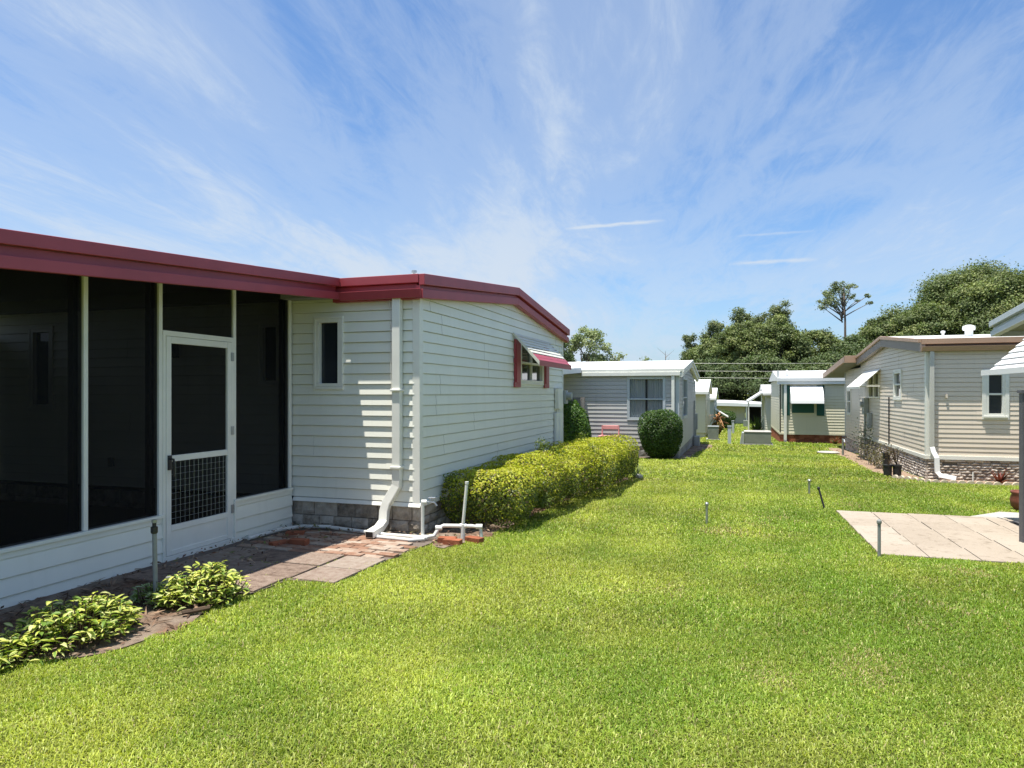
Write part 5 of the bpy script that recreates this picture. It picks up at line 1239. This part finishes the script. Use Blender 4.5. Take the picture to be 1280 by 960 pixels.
def litter():
    P, C = [], []
    for poly, n, dz in ((BED2, 2600, .012), (PAVE, 900, .05), (BED3, 900, .012), (BEDT, 900, .012)):
        xs_ = [p[0] for p in poly]; ys_ = [p[1] for p in poly]; x = RNG.uniform(min(xs_), max(xs_), n); y = RNG.uniform(min(ys_), max(ys_), n); k = pip(x, y, poly)
        if poly is PAVE: k &= (x > -5.12) & (x < -4.35 + .25 * np.sin(5 * y)) | (y > 6.95)
        x, y = x[k], y[k]; P.append(np.stack([x, y, gz_np(y) + dz + RNG.random(len(x)) * .02], 1)); C.append(np.array([[.26, .15, .10], [.14, .08, .055], [.34, .24, .16], [.10, .07, .045], [.16, .17, .06]])[RNG.integers(5, size=len(x))])
    P = np.concatenate(P); C = np.concatenate(C); m = len(P)
    o = leaves(P, np.array([0, 0, 1.]) + RNG.normal(size=(m, 3)) * .4, RNG.uniform(.02, .08, m), RNG.uniform(.010, .03, m), C, 'leaf_litter', leaf_mat('litter', .9, 0, .1), None, .12); tag(o, 'dry leaf litter under the hedge and on the shaded path', 'leaf litter', kind='stuff')
litter()

def grass():
    r = np.random.default_rng(5); S_, C_ = math.sin(YAW), math.cos(YAW)
    def field(n_per, z0, z1, hh, ww, margin):
        # points inside the view wedge between depths z0 and z1 (plus a side margin), in world x, y
        lat1 = z1 * 0.78 + margin; area = (z1 - z0) * 2 * lat1; n = int(n_per * area)
        z = r.uniform(z0, z1, n); l = r.uniform(-lat1, lat1, n); k = np.abs(l) < z * .76 + margin; z, l = z[k], l[k]
        x = -S_ * z + C_ * l; y = C_ * z + S_ * l
        keep = np.ones(len(x), bool)
        wx = x + .05 * np.sin(9 * y) + .035 * np.sin(23 * y + 1); wy = y + .05 * np.sin(8 * x) + .03 * np.sin(21 * x)
        for p in (BED, BED2, BED3, BEDT): keep &= ~pip(wx, wy, p)
        keep &= ~pip(wx, wy, PAVE) | ((np.minimum(np.abs((x + 3.67) / .46 - np.round((x + 3.67) / .46)), np.abs((y - 4.62) / .46 - np.round((y - 4.62) / .46))) < .035) & (r.random(len(x)) < .22) & (x > -4.3) & (y < 6.0))
        keep &= ~pip(x + .02 * np.sin(30 * y), y + .03 * np.sin(11 * x), PATIO)
        keep &= ~((x < -3.4) & (y > 7.2) & (y < 15.0)) & ~((x < -5.15) & (y < 7.5)) & ~((x > 3.9) & (y > 16.8)) & ~((x < -1.55) & (y > 21.2)) & ~((x > 1.9) & (y > 33)) & ~pip(x, y, [(3.1, 11.1), (6.5, 11.1), (6.5, 11.8), (3.7, 11.8)])
        x, y = x[keep], y[keep]; n = len(x)
        big = .5 + .5 * np.sin(1.3 * x + .6 * np.sin(.9 * y)) * np.sin(.8 * y + .7 * np.sin(1.1 * x)); mid = .5 + .5 * np.sin(4.1 * x + 2 * np.sin(2.3 * y)) * np.sin(3.7 * y + 1.4 * np.sin(3.1 * x))
        h = hh * r.uniform(.55, 1.25, n) * (.75 + .4 * mid); w = ww * r.uniform(.7, 1.3, n)
        a = r.uniform(0, 2 * np.pi, n); tilt = np.abs(r.normal(.85, .42, n)); d = np.stack([np.cos(a), np.sin(a), np.zeros(n)], 1); s = np.stack([-np.sin(a), np.cos(a), np.zeros(n)], 1)
        base = np.stack([x, y, gz_np(y)], 1); up = np.array([0, 0, 1.])
        p1 = base + (d * np.sin(tilt * .6)[:, None] + up * np.cos(tilt * .6)[:, None]) * (h * .55)[:, None]
        p2 = p1 + (d * np.sin(np.minimum(tilt * 1.7, 1.9))[:, None] + up * np.cos(np.minimum(tilt * 1.7, 1.9))[:, None]) * (h * .5)[:, None]
        V = np.empty((n, 5, 3)); V[:, 0] = base - s * w[:, None] * .4; V[:, 1] = base + s * w[:, None] * .4; V[:, 2] = p1 + s * w[:, None] * .5; V[:, 3] = p1 - s * w[:, None] * .5; V[:, 4] = p2
        g1 = np.array([.19, .30, .034]); g2 = np.array([.46, .50, .085])
        def vnoise(f, sd):
            q = np.random.default_rng(sd); k = q.normal(size=(7, 2)) * f; ph = q.random(7) * 6.28
            return np.sin(np.stack([x, y], 1) @ k.T + ph).sum(1) / 7 ** .5
        pat = vnoise(.55, 1) * .20 + vnoise(1.9, 2) * .20 + vnoise(6.0, 3) * .14 + .10 * np.sin((x + .25 * vnoise(.4, 6)) * 2 * np.pi / 1.1) - .20 * np.clip((x + .2) / 1.2, -1, 1)
        far = np.clip((y - 8) / 12, 0, 1) * .12
        mixv = np.clip(.44 + pat + far + r.normal(0, .20, n), 0, 1)[:, None]
        c = g1 * (1 - mixv) + g2 * mixv
        thin = vnoise(1.7, 9) + .5 * vnoise(5.0, 8)
        dry = r.random(n) < .03 + .40 * np.clip(thin - 1.1, 0, 1); c[dry] = np.array([.46, .38, .19])
        pale = r.random(n) < .08 + .10 * np.clip(mixv[:, 0], 0, 1); c[pale] = np.array([.50, .54, .17])
        c *= r.uniform(.62, 1.25, (n, 1)) * np.clip(1 + .10 * vnoise(3.2, 12) + .10 * vnoise(.8, 13), .7, 1.3)[:, None]; V[:, :, 2] -= (h * .35 * (r.random(n) < .25 * np.clip(thin - .9, 0, 1)))[:, None]
        return V, c
    Vs, Cs = [], []
    for a in ((14500, 2.2, 4.6, .031, .0047, .5), (7200, 4.6, 8.0, .035, .0064, .7), (2500, 8.0, 14, .041, .0105, .8), (620, 14, 24, .052, .021, 1.0), (150, 24, 44, .075, .042, 1.0), (40, 44, 78, .10, .08, 1.0)):
        V, c = field(*a); Vs.append(V); Cs.append(c)
    V = np.concatenate(Vs); C = np.concatenate(Cs); n = len(V); print('grass blades', n)
    i = np.arange(n) * 5; q = np.stack([i, i + 1, i + 2, i + 3], 1); tip = np.stack([i + 3, i + 2, i + 4], 1)
    me = bpy.data.meshes.new('grass'); me.vertices.add(n * 5); me.vertices.foreach_set('co', V.reshape(-1).astype(np.float32))
    li = np.concatenate([q, tip], 1).ravel().astype(np.int32); me.loops.add(n * 7); me.loops.foreach_set('vertex_index', li)
    ls = (np.arange(n)[:, None] * 7 + np.array([0, 4])).ravel().astype(np.int32); lt = np.tile(np.array([4, 3], np.int32), n)
    me.polygons.add(n * 2); me.polygons.foreach_set('loop_start', ls); me.polygons.foreach_set('loop_total', lt); me.update(calc_edges=True)
    at = me.attributes.new('tint', 'FLOAT_COLOR', 'POINT'); c4 = np.ones((n * 5, 4), np.float32); c4[:, :3] = np.repeat(C, 5, axis=0); at.data.foreach_set('color', c4.ravel())
    o = finish(me, 'grass', M['grass'], None, None); tag(o, 'thick green lawn grass with yellowish patches', 'grass', kind='stuff')
grass()
